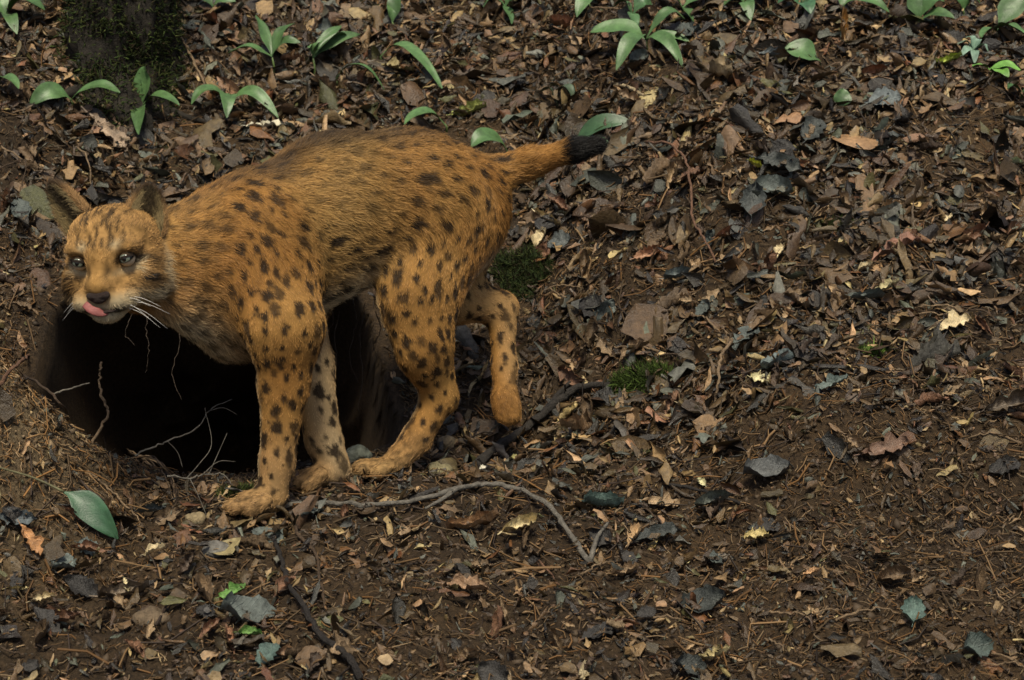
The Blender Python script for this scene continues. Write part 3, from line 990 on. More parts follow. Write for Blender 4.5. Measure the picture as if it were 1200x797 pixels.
ALLK = ['ovate', 'oak', 'narrow', 'frag', 'frag', 'broad', 'narrow', 'ovate', 'frag', 'oak', 'frag', 'ovate', 'narrow', 'narrow', 'frag', 'oak', 'ovate', 'oak', 'frag', 'narrow']
scatter_leaves("leaf_litter", 28000, wleaf, 0.026, 0.50, ALLK, 0.020,
               "thick layer of small wet brown leaves covering the slope", "leaf litter", tilt=0.55)
scatter_leaves("leaf_crumbs", 62000, wl * (1 + 0.4 * bare) * np.clip(patchy, 0.6, 2), 0.0110, 0.45, ['frag', 'narrow', 'frag', 'narrow', 'ovate', 'frag'], 0.007,
               "broken crumbs of dead leaves strewn over the soil", "leaf crumbs", tilt=0.6, nu=3, nv=3)

# fine root fibres and needles
def fibres(name, n, weights, lo_, hi_, wid, label, cat, pal, lift=0.008):
    ci = RNG.choice(len(qc), n, p=weights / weights.sum())
    base = qc[ci] + qn[ci] * (0.001 + lift * RNG.random(n))[:, None]
    nn = nrm(qn[ci] + 0.3 * RNG.normal(size=(n, 3)))
    a, b = frames(nn, RNG.uniform(0, 2 * math.pi, n))
    L = RNG.uniform(lo_, hi_, n) * RNG.random(n) ** 0.5
    W = wid * RNG.uniform(0.6, 1.6, n)
    cv = RNG.normal(size=n) * 0.7
    ar = RNG.uniform(-0.05, 0.22, n)
    t = np.array((-0.5, 0.0, 0.5))
    cpt = base[:, None] + L[:, None, None] * (t[None, :, None] * a[:, None] + (cv[:, None] * (t ** 2 - 0.1))[..., None] * b[:, None] + (ar[:, None] * (0.25 - t ** 2))[..., None] * nn[:, None])
    up_ = nn[:, None] * W[:, None, None]
    sd2 = b[:, None] * W[:, None, None]
    v = np.stack([cpt - sd2 * 0.5, cpt + sd2 * 0.5, cpt + up_ * 0.8], 2)     # three-sided strand
    m = 9
    g = np.array([[r * 3 + k, r * 3 + (k + 1) % 3, r * 3 + 3 + (k + 1) % 3, r * 3 + 3 + k] for r in range(2) for k in range(3)])
    f = (g[None] + (np.arange(n) * m)[:, None, None]).reshape(-1, 4)
    me = mesh_from(name, v.reshape(-1, 3), f)
    pal = np.array(pal)
    pc = pal[RNG.integers(0, len(pal), n)] * (0.6 + 0.8 * RNG.random(n))[:, None]
    md = (sstep(-0.55, -0.8, base[:, 0]) * np.exp(-((base[:, 1] + 0.34) / 0.26) ** 2))[:, None]
    pc = pc * (1 + 0.8 * md)
    set_col(me, np.repeat(pc, m, 0))
    return tag(link(name, me, M['crumb']), label, cat, kind="stuff")

FP = [(0.11, 0.064, 0.026), (0.06, 0.038, 0.018), (0.15, 0.090, 0.040), (0.03, 0.02, 0.014), (0.13, 0.066, 0.022), (0.19, 0.13, 0.07)]
fibres("root_fibres", 62000, wl * (0.5 + bare), 0.008, 0.034, 0.0013, "loose brown root fibres and needles in the bare soil", "root fibres", FP)
fibres("twig_debris", 5000, wl, 0.03, 0.11, 0.0026, "thin broken twig bits lying among the leaves", "twig bits", FP[1:5], 0.012)

# granular soil lumps
def clods(name, n, weights, label, cat):
    ci = RNG.choice(len(qc), n, p=weights / weights.sum())
    base = qc[ci] + np.stack([RNG.uniform(-0.005, 0.005, n), RNG.uniform(-0.005, 0.005, n), np.zeros(n)], -1)
    oc = np.array([(1, 0, 0), (-1, 0, 0), (0, 1, 0), (0, -1, 0), (0, 0, 1), (0, 0, -1)], float)
    of = np.array([(0, 2, 4), (2, 1, 4), (1, 3, 4), (3, 0, 4), (2, 0, 5), (1, 2, 5), (3, 1, 5), (0, 3, 5)])
    r = np.clip(0.0028 * np.exp(0.5 * RNG.normal(size=n)), 0.001, 0.009)
    a, b = frames(nrm(qn[ci] + 0.5 * RNG.normal(size=(n, 3))), RNG.uniform(0, 6.28, n))
    c = np.cross(a, b)
    lv = oc[None] * (r[:, None] * RNG.uniform(0.6, 1.5, (n, 3)))[:, None, :] * RNG.uniform(0.7, 1.2, (n, 6, 1))
    v = base[:, None] + lv[..., 0:1] * a[:, None] + lv[..., 1:2] * b[:, None] + lv[..., 2:3] * c[:, None]
    f = (of[None] + (np.arange(n) * 6)[:, None, None]).reshape(-1, 3)
    me = mesh_from(name, v.reshape(-1, 3), f)
    md = (sstep(-0.55, -0.8, base[:, 0]) * np.exp(-((base[:, 1] + 0.34) / 0.26) ** 2))[:, None]
    col = np.array((0.05, 0.034, 0.02)) * (1 - 0.7 * md) + 0.7 * md * np.array((0.21, 0.15, 0.085))
    col = col * RNG.uniform(0.5, 1.7, n)[:, None]
    set_col(me, np.repeat(col, 6, 0))
    return tag(link(name, me, M['crumb']), label, cat, kind="stuff")

clods("soil_crumbs", 36000, wl * (0.25 + bare), "loose crumbs of brown soil on the mound and bank", "soil")

# ------------------------------------------------------------------ mossy tree at the upper left
def blades(pts, nrms, length, wid, cols, spread=0.5):
    """short three-sided tufts standing on pts"""
    n = len(pts)
    d = nrm(nrms + spread * RNG.normal(size=(n, 3)))
    a, b = frames(d, RNG.uniform(0, 6.28, n))
    L = length * RNG.uniform(0.5, 1.4, n)[:, None]
    bend = 0.35 * RNG.normal(size=(n, 3)) * L
    v = np.stack([pts - a * wid, pts + a * wid, pts + b * wid * 1.2, pts + d * L + bend], 1)
    g = np.array([[0, 1, 3], [1, 2, 3], [2, 0, 3]])
    f = (g[None] + (np.arange(n) * 4)[:, None, None]).reshape(-1, 3)
    c = np.repeat(cols, 4, 0)
    return v.reshape(-1, 3), f, c

MOSSP = np.array([(0.035, 0.055, 0.015), (0.055, 0.080, 0.020), (0.020, 0.028, 0.010), (0.085, 0.10, 0.028), (0.04, 0.03, 0.015)])

def mosscols(n, gain=1.0, pal=MOSSP):
    return pal[RNG.integers(0, len(pal), n)] * gain * RNG.uniform(0.6, 1.4, n)[:, None]

tb, tnorm = hit(133, 128)
tc_ = tb + np.array((0.0, 0.12, -0.05))
tree = empty("tree", tc_)
tag(tree, "dark moss-covered tree trunk rising from the slope above the den", "tree")
U, Vv = 40, 44
tv_ = []
for i in range(U):
    h = 3.4 * (i / (U - 1)) ** 1.7 - 0.12
    for j in range(Vv):
        a = 2 * math.pi * j / Vv
        r = 0.105 + 0.075 * math.exp(-max(h, 0) / 0.10) * (1 + 0.45 * math.sin(3 * a + 0.7) + 0.25 * math.sin(5 * a)) - 0.012 * h
        p_ = np.array((math.cos(a), math.sin(a), 0)) * r
        tv_.append(tc_ + p_ + np.array((0.02 * h, 0.03 * h, h)))
tv_ = np.array(tv_)
rad_ = nrm((tv_ - tc_) * np.array((1, 1, 0)))
tv_ += rad_ * (0.045 * fbm(tv_ * np.array((16, 16, 7)), 4))[:, None]
ii = np.arange(U * Vv).reshape(U, Vv); i2 = np.roll(ii, -1, 1)
tq = np.stack([ii[:-1], i2[:-1], i2[1:], ii[1:]], -1).reshape(-1, 4)
link("trunk", mesh_from("trunk", tv_, tq), M['bark'], tree)
for k, (ang, h0, ln_) in enumerate(((0.4, 2.3, 0.9), (2.6, 2.7, 0.8), (4.4, 2.9, 0.7))):
    b0 = tc_ + np.array((0.02 * h0, 0.03 * h0, h0))
    dr = np.array((math.cos(ang), math.sin(ang), 0.8))
    link("limb", mesh_from("limb", *tube(smooth_path([b0, b0 + dr * ln_ * 0.5, b0 + dr * ln_ + np.array((0, 0, 0.2))], 5), 0.03, 0.008, 8, 0.06)), M['bark'], tree)
tn_ = nrm(tri_normals(tv_, tq)); tcn = tv_[tq].mean(1)
low = (tcn[:, 2] < tc_[2] + 0.7)
wm = low * np.linalg.norm(tri_normals(tv_, tq), axis=1) * np.clip(0.5 + 1.4 * fbm(tcn * 9, 2), 0.02, 2)
ii = RNG.choice(len(tq), 26000, p=wm / wm.sum())
mp = tcn[ii] + 0.02 * RNG.normal(size=(26000, 3)) * np.array((1, 1, 1.3))
mo = nrm(tn_[ii]); mo *= np.sign((mo * rad_[tq[ii][:, 0]]).sum(1))[:, None]
mp = mp - mo * ((mp - tcn[ii]) * mo).sum(1, keepdims=True)
v, f, c = blades(mp, mo + np.array((0, 0, -0.3)), 0.015, 0.0020, mosscols(26000, 0.8))
mm = mesh_from("moss", v, f, False); set_col(mm, c)
o = link("moss", mm, M['moss'], tree); o["kind"] = "stuff"
for pts, r in (([(170, 120), (200, 132), (225, 142), (255, 148)], 0.012), ([(95, 112), (60, 122), (30, 128)], 0.016)):
    pp = [hit(*q)[0] + np.array((0, 0, 0.006)) for q in pts]
    pp[0] = pp[0] + np.array((-0.02 if r < 0.015 else 0.02, 0.05, 0.02))
    link("root", mesh_from("root", *tube(smooth_path(pp, 5), r, r * 0.35, 8, 0.06)), M['bark'], tree)

# ------------------------------------------------------------------ moss cushions
def moss_cushion(px, py, wpx, hpx, label, gain=1.0, n=2600, blade=0.012, pal=MOSSP, thick=0.35):
    c0, n0 = hit(px, py); d = proj(c0)[2]
    rx, rz = wpx / 2 / FPX * d, hpx / 2 / FPX * d
    slope_up = nrm(UPV - (UPV @ n0) * n0)
    side = np.cross(slope_up, n0); side *= np.sign(side @ RGT)
    ax = np.stack([side, slope_up, n0])
    v, f = ellipsoid(c0 - n0 * 0.004, ax, (rx, rz, min(rx, rz) * thick), 28, 16)
    v = v + nrm(v - c0) * (0.55 * min(rx, rz) * fbm(v * 34, 3))[:, None]
    fq = np.array(f); fn = nrm(tri_normals(v, fq)); fc = v[fq].mean(1)
    out = np.sign((fn * (fc - c0)).sum(1)); fn = fn * out[:, None]
    wt = np.linalg.norm(tri_normals(v, fq), axis=1) * np.clip(fn @ n0 + 0.3, 0, 1)
    k = RNG.choice(len(fq), n, p=wt / wt.sum())
    u1, u2 = RNG.random((2, n)); q = v[fq[k]]
    pts = q[:, 0] * ((1 - u1) * (1 - u2))[:, None] + q[:, 1] * (u1 * (1 - u2))[:, None] + q[:, 2] * (u1 * u2)[:, None] + q[:, 3] * ((1 - u1) * u2)[:, None]
    bv, bf, bc = blades(pts, fn[k], blade, 0.0013, mosscols(n, gain, pal))
    allf = [list(q) for q in f] + [[int(a) + len(v) for a in t] for t in bf]
    me = mesh_from("moss_cushion", np.vstack([v, bv]), allf, False)
    set_col(me, np.vstack([np.tile(pal[0] * 0.6 * gain, (len(v), 1)), bc]))
    return tag(link("moss_cushion", me, M['moss']), label, "moss")

BR = np.array([(0.10, 0.16, 0.03), (0.14, 0.21, 0.045), (0.07, 0.11, 0.025), (0.05, 0.06, 0.02)])
moss_cushion(762, 446, 84, 48, "bright green moss cushion at the end of the dark fallen branch", 1.0, 3200, 0.014, BR * 0.5, 0.32)
moss_cushion(626, 318, 92, 64, "dark green moss cushion behind the lynx's rump", 0.6, 3200, 0.013, MOSSP, 0.3)
moss_cushion(1022, 412, 34, 16, "small bright green tuft of moss on the open leaf slope", 1.5, 500, 0.010, BR)
moss_cushion(276, 580, 44, 22, "grey-green moss cushion beside the lynx's front paw", 0.8, 1300, 0.010, MOSSP * 1.3, 0.5)
moss_cushion(985, 262, 40, 18, "low olive moss patch among leaves on the right-hand slope", 0.8, 600, 0.008, MOSSP)

# ------------------------------------------------------------------ twigs, branches, roots
BRN, GRY, BLK, STR, RED = (0.075, 0.048, 0.028), (0.15, 0.135, 0.11), (0.022, 0.018, 0.015), (0.22, 0.15, 0.085), (0.16, 0.085, 0.05)

def twig(pts, r0, r1, col, label, name="twig", cat="twig", lift=0.006, forks=(), group=None, rough=0.08, depths=None):
    """pts in photo pixels on the ground (or (px, py, depth) in the air); radii in mm; forks are side branches"""
    def world(q, l):
        if len(q) == 3: return P(*q)
        h, n = hit(q[0], q[1]); return h + n * l
    W = [world(q, lift * (1.4 if 0 < i < len(pts) - 1 else 0.5)) for i, q in enumerate(pts)]
    root = empty(name, W[0]) if forks else None
    sp = smooth_path(W, 6)
    sp[1:-1] += 0.0012 * RNG.normal(size=sp[1:-1].shape)
    v, f = tube(sp, r0 / 1000, r1 / 1000, 7, rough)
    if not forks:
        o = link(name, mesh_from(name, v - W[0], f), M['wood'], None, W[0])
    else:
        o = root
        m_ = link("stem", mesh_from("stem", v, f), M['wood'], root); m_.color = (*col, 1)
        for fk in forks:
            Wf = [world(q, lift * 1.3) for q in fk]
            k = np.argmin(np.sum((sp - Wf[0]) ** 2, 1)); Wf[0] = sp[k]
            v, f = tube(smooth_path(Wf, 5), r1 / 1000 * 1.1, r1 / 1000 * 0.5, 6, rough)
            m_ = link("side_twig", mesh_from("side_twig", v, f), M['wood'], root); m_.color = (*col, 1)
    o.color = (*col, 1)
    return tag(o, label, cat, group)

twig([(300, 607), (350, 604), (420, 604), (480, 599), (530, 585), (565, 579), (600, 581), (640, 603), (665, 628), (690, 662)], 4.2, 4.5, GRY,
     "long grey-brown stick arching over the leaves beside the paws", "stick", "stick", 0.014, forks=([(690, 660), (698, 640), (708, 622)], [(540, 583), (520, 596), (500, 607)]))
twig([(320, 632), (328, 665), (338, 695), (352, 722), (378, 752), (402, 775), (424, 800)], 3.2, 5.5, BLK,
     "thin blackish crooked stick running downhill from the front paw", "stick", "stick", 0.012)
twig([(338, 600), (350, 630), (368, 655), (374, 682), (384, 722)], 3.0, 2.0, BRN, "short crooked brown twig next to the blackish stick")
twig([(760, 172), (790, 186), (808, 208), (818, 235), (822, 272), (838, 300), (846, 318)], 3.0, 2.2, RED, "reddish curved twig bowing across the slope near the tail tip", lift=0.03)
twig([(552, 552), (585, 530), (622, 506), (652, 480), (684, 462), (722, 452)], 9.5, 6.5, (0.03, 0.025, 0.02), "dark rotting branch leading up to the bright moss cushion", "branch", "branch", 0.012, forks=([(640, 490), (655, 470), (672, 452)],))
twig([(487, 50), (510, 64), (522, 72)], 3.4, 2.6, RED, "short reddish twig above the lynx's back")
twig([(528, 70), (565, 74), (600, 80), (634, 88)], 3.4, 2.4, BRN, "straight brown stick on the slope above the lynx's back", "stick", "stick")
twig([(718, 98), (738, 105), (757, 114)], 5.0, 4.0, (0.42, 0.33, 0.2), "short pale bare stick on the slope above the tail", "stick", "stick")
twig([(204, 38), (216, 58), (228, 80), (241, 104)], 3.5, 2.6, STR, "leaning brown twig to the right of the mossy trunk", lift=0.025)
twig([(658, 62), (690, 64), (716, 66)], 6, 4.5, BLK, "stout blackish stick near the broad green plant", "stick", "stick")
twig([(862, 404), (861, 425), (858, 442), (848, 462), (838, 480)], 3.6, 2.4, STR, "pale crooked twig standing out of the leaves right of the moss", lift=0.03)
twig([(108, 520, 2.80), (120, 497, 2.82), (127, 484, 2.83), (119, 462, 2.84), (117, 440, 2.85), (119, 424, 2.86)], 2.6, 2.0, STR, "pale root standing upright at the left rim of the den", "root", "root")
twig([(-8, 458), (12, 440), (30, 428), (60, 400)], 3.6, 1.8, RED, "brown root slanting up the bank left of the den", "root", "root", 0.02)
twig([(60, 462, 2.98), (80, 456, 2.98), (105, 449, 2.97)], 2.0, 1.2, GRY, "short pale root poking into the den from the left", "root", "root")
twig([(26, 443), (44, 468), (66, 490), (86, 505)], 2.6, 1.6, BRN, "dark root running down the left wall of the den", "root", "root", 0.015)
twig([(158, 534, 2.78), (178, 524, 2.80), (200, 516, 2.82), (232, 500, 2.85), (246, 480, 2.87), (272, 468, 2.89)], 1.7, 0.8, GRY,
     "pale thin twig with forked tip reaching across the den mouth", forks=([(246, 480, 2.87), (262, 478, 2.87), (278, 486, 2.87)], [(198, 518, 2.82), (208, 530, 2.83), (214, 548, 2.83)]))
twig([(196, 558, 2.77), (222, 560, 2.79), (240, 556, 2.8), (260, 556, 2.81), (273, 568, 2.81)], 1.5, 0.8, GRY,
     "wispy grey branching twig standing in front of the den", forks=([(220, 560, 2.79), (234, 543, 2.8), (248, 520, 2.82), (240, 478, 2.85)], [(236, 541, 2.8), (256, 541, 2.81), (276, 541, 2.82)], [(222, 560, 2.79), (232, 580, 2.78), (242, 604, 2.77)], [(243, 511, 2.82), (266, 508, 2.83)]))
twig([(95, 548), (118, 572), (138, 590), (158, 612), (163, 628)], 1.9, 1.2, STR, "thin tan twig lying down the spoil mound")
twig([(-8, 170), (20, 192), (52, 214)], 2.4, 1.6, STR, "tan twig on the bank behind the lynx's ear", lift=0.02)
twig([(88, 178), (97, 204), (106, 232)], 2.2, 1.4, STR, "upright tan twig between the lynx's ears", lift=0.03)
twig([(-6, 205), (30, 200), (20, 240)], 1.8, 1.0, BRN, "bent dark twig at the top of the left bank", lift=0.02)
twig([(630, 668), (628, 668), (655, 690)], 1.8, 1.4, RED, "short reddish stem on dark soil below the arching stick", lift=0.012)
twig([(780, 570), (820, 582), (868, 592)], 3.2, 2.2, BLK, "dark twig pressed among grey leaves below the moss", lift=0.01)
for k in range(7):
    t = k / 6
    twig([(146 + 10 * t, 526 + 10 * t), (170 + 10 * t, 545 + 6 * t), (190 + 8 * t, 566 + 6 * t), (203 + 4 * t, 588 + 8 * t)], 1.5, 0.9, STR if k % 2 else BRN,
         "straw-like root strand fringing the lower rim of the den", "root", "root", 0.004 + 0.012 * t, group="root strands on the den rim")
for k in range(9):
    x0 = (150, 178, 205, 372, 385, 398, 412, 428, 440)[k]; y0 = 345 + 10 * (k % 3)
    dd = 3.12 + 0.02 * (k % 4)
    L_ = 60 + 22 * (k % 4)
    twig([(x0, y0, dd), (x0 + 6 * (-1) ** k, y0 + L_ * 0.35, dd), (x0 - 3, y0 + L_ * 0.7, dd), (x0 + 8 * (-1) ** k, y0 + L_, dd)], 1.0, 0.5, (0.07, 0.05, 0.035),
         "hair-thin root hanging down inside the dark den", "root", "root", group="fine roots hanging in the den")

def free_px():
    while True:
        x_, y_ = random.uniform(-20, 1220), random.uniform(-10, 800)
        if 40 < x_ < 630 and 130 < y_ < 600: continue
        if x_ < 210 and 430 < y_ < 600: continue
        return x_, y_

def where_at(x_, y_):
    if y_ < 145: return "uphill of the lynx's back" if x_ < 640 else ("near the broad many-leaved plant" if x_ < 880 else "below the upper right plants")
    if x_ > 600 and y_ < 330: return "by the curved reddish twig" if x_ < 880 else "around the slate leaf pair"
    if x_ > 600 and y_ < 545: return "near the bright moss cushion" if x_ < 900 else "above the bare soil bank"
    if x_ > 850: return "on the bare soil bank"
    if x_ > 430: return "downhill of the arching stick"
    return "downhill of the den mouth" if y_ > 560 else "on the bank left of the den"

for k in range(46):
    x_, y_ = free_px()
    L_ = random.uniform(28, 80); a = random.uniform(-0.9, 0.9) + (math.pi if random.random() < 0.5 else 0)
    c_, s_ = math.cos(a), 0.6 * math.sin(a)
    w1, w2 = random.uniform(-8, 8), random.uniform(-8, 8)
    if y_ > 380 and 0 < x_ < 640 and y_ - L_ < 600: y_ += 30
    dark = k % 2
    twig([(x_, y_), (x_ + c_ * L_ * .35, y_ + s_ * L_ * .35 + w1 * .5), (x_ + c_ * L_ * .7, y_ + s_ * L_ * .7 + w2 * .5), (x_ + c_ * L_, y_ + s_ * L_)], random.uniform(1.4, 2.6), 1.0,
         BRN if dark else STR, ("thin dark brown loose twig " if dark else "thin tan loose twig ") + where_at(x_, y_), lift=0.010, group=("dark loose twigs " if dark else "tan loose twigs ") + where_at(x_, y_))

# ------------------------------------------------------------------ stones
def stone(px, py, wpx, hpx, col, label, name="stone", cat="stone"):
    c0, n0 = hit(px, py); d = proj(c0)[2]
    v, f = ellipsoid(np.zeros(3), np.eye(3), (wpx / 2 / FPX * d, wpx / 2.4 / FPX * d, hpx / 2 / FPX * d), 22, 14)
    r = np.linalg.norm(v, axis=1).mean()
    v = v + nrm(v) * (0.28 * r * fbm(v * (0.9 / r) + px, 3))[:, None]
    o = link(name, mesh_from(name, v, f), M['stone'], None, c0 + n0 * hpx * 0.22 / FPX * d)
    o.color = (*col, 1)
    return tag(o, label, cat)

stone(420, 536, 34, 22, (0.13, 0.14, 0.11), "grey-green stone behind the lynx's far front paw")
stone(513, 555, 30, 20, (0.20, 0.17, 0.09), "tan rounded stone beside the planted hind paw")
stone(229, 612, 26, 18, (0.26, 0.20, 0.11), "small ochre stone below the den rim")
stone(252, 648, 32, 20, (0.16, 0.15, 0.13), "mottled grey stone in the litter under the den")
stone(521, 522, 22, 18, (0.17, 0.13, 0.08), "brown pebble between the hind legs")
stone(178, 728, 44, 22, (0.14, 0.10, 0.06), "curled piece of brown bark near the slate-grey leaf", "bark_piece", "bark")
stone(1000, 470, 18, 12, (0.16, 0.12, 0.09), "brown pebble above the bare soil bank")
stone(845, 655, 16, 10, (0.20, 0.17, 0.13), "pale pebble left of the bare soil bank")

# ------------------------------------------------------------------ leaves one can pick out
HT = {}
def hero_mesh(kind, seed):
    key = (kind, seed)
    if key not in HT:
        nu, nv = (19, 7) if kind == 'oak' else (15, 7)
        v = leaf_template(kind, nu, nv, seed=500 + seed)
        g = v.reshape(nu, nv, 3)
        g[:, :, 2] += 0.03 * np.sin(np.arange(nu) * 0.75 + seed)[:, None] * np.abs(np.linspace(-1, 1, nv))[None]
        g[:, nv // 2, 2] -= 0.02
        hr = np.random.default_rng(900 + seed)
        g[:, :, 2] += hr.uniform(0.02, 0.16) * (np.abs(np.linspace(-1, 1, nv))[None] ** 3) * (0.4 + np.abs(np.sin(np.arange(nu) * 0.28 + seed)))[:, None]
        g[:, [0, -1], 1] *= 1 + 0.05 * hr.normal(size=(nu, 2))
        pet = np.array([[-0.5, -0.012, 0], [-0.5, 0.012, 0], [-0.66, 0.008 + 0.03 * math.sin(seed), 0.02], [-0.66, -0.008 + 0.03 * math.sin(seed), 0.02]])
        fs = [list(map(int, q)) for q in grid_faces(nu, nv)]
        n0_ = nu * nv
        fs.append([n0_, n0_ + 1, n0_ + 2, n0_ + 3])
        me = mesh_from("fallen_leaf", np.vstack([v, pet]), fs)
        me.materials.append(M['leaf'])
        HT[key] = me
    return HT[key]

def fallen_leaf(px, py, lpx, ang, kind, col, label, group=None, lift=0.012, tilt=0.22, wide=1.0, seed=None):
    c0, n0 = hit(px, py); d = proj(c0)[2]
    L_ = lpx / FPX * d
    nn = nrm(n0 + tilt * RNG.normal(size=3) + 0.15 * TOW)
    sx_ = nrm(RGT - (RGT @ nn) * nn); sy_ = np.cross(nn, sx_)
    a = math.radians(ang)
    X_ = math.cos(a) * sx_ + math.sin(a) * sy_; Y_ = np.cross(nn, X_)
    o = bpy.data.objects.new("fallen_leaf", hero_mesh(kind, random.randint(0, 5) if seed is None else seed))
    COL.objects.link(o)
    m4 = np.eye(4); m4[:3, 0], m4[:3, 1], m4[:3, 2] = X_ * L_, Y_ * L_ * wide, nn * L_; m4[:3, 3] = c0 + n0 * lift
    o.matrix_world = Matrix(m4.tolist())
    o.color = (*col, 1)
    return tag(o, label, "leaf", group)

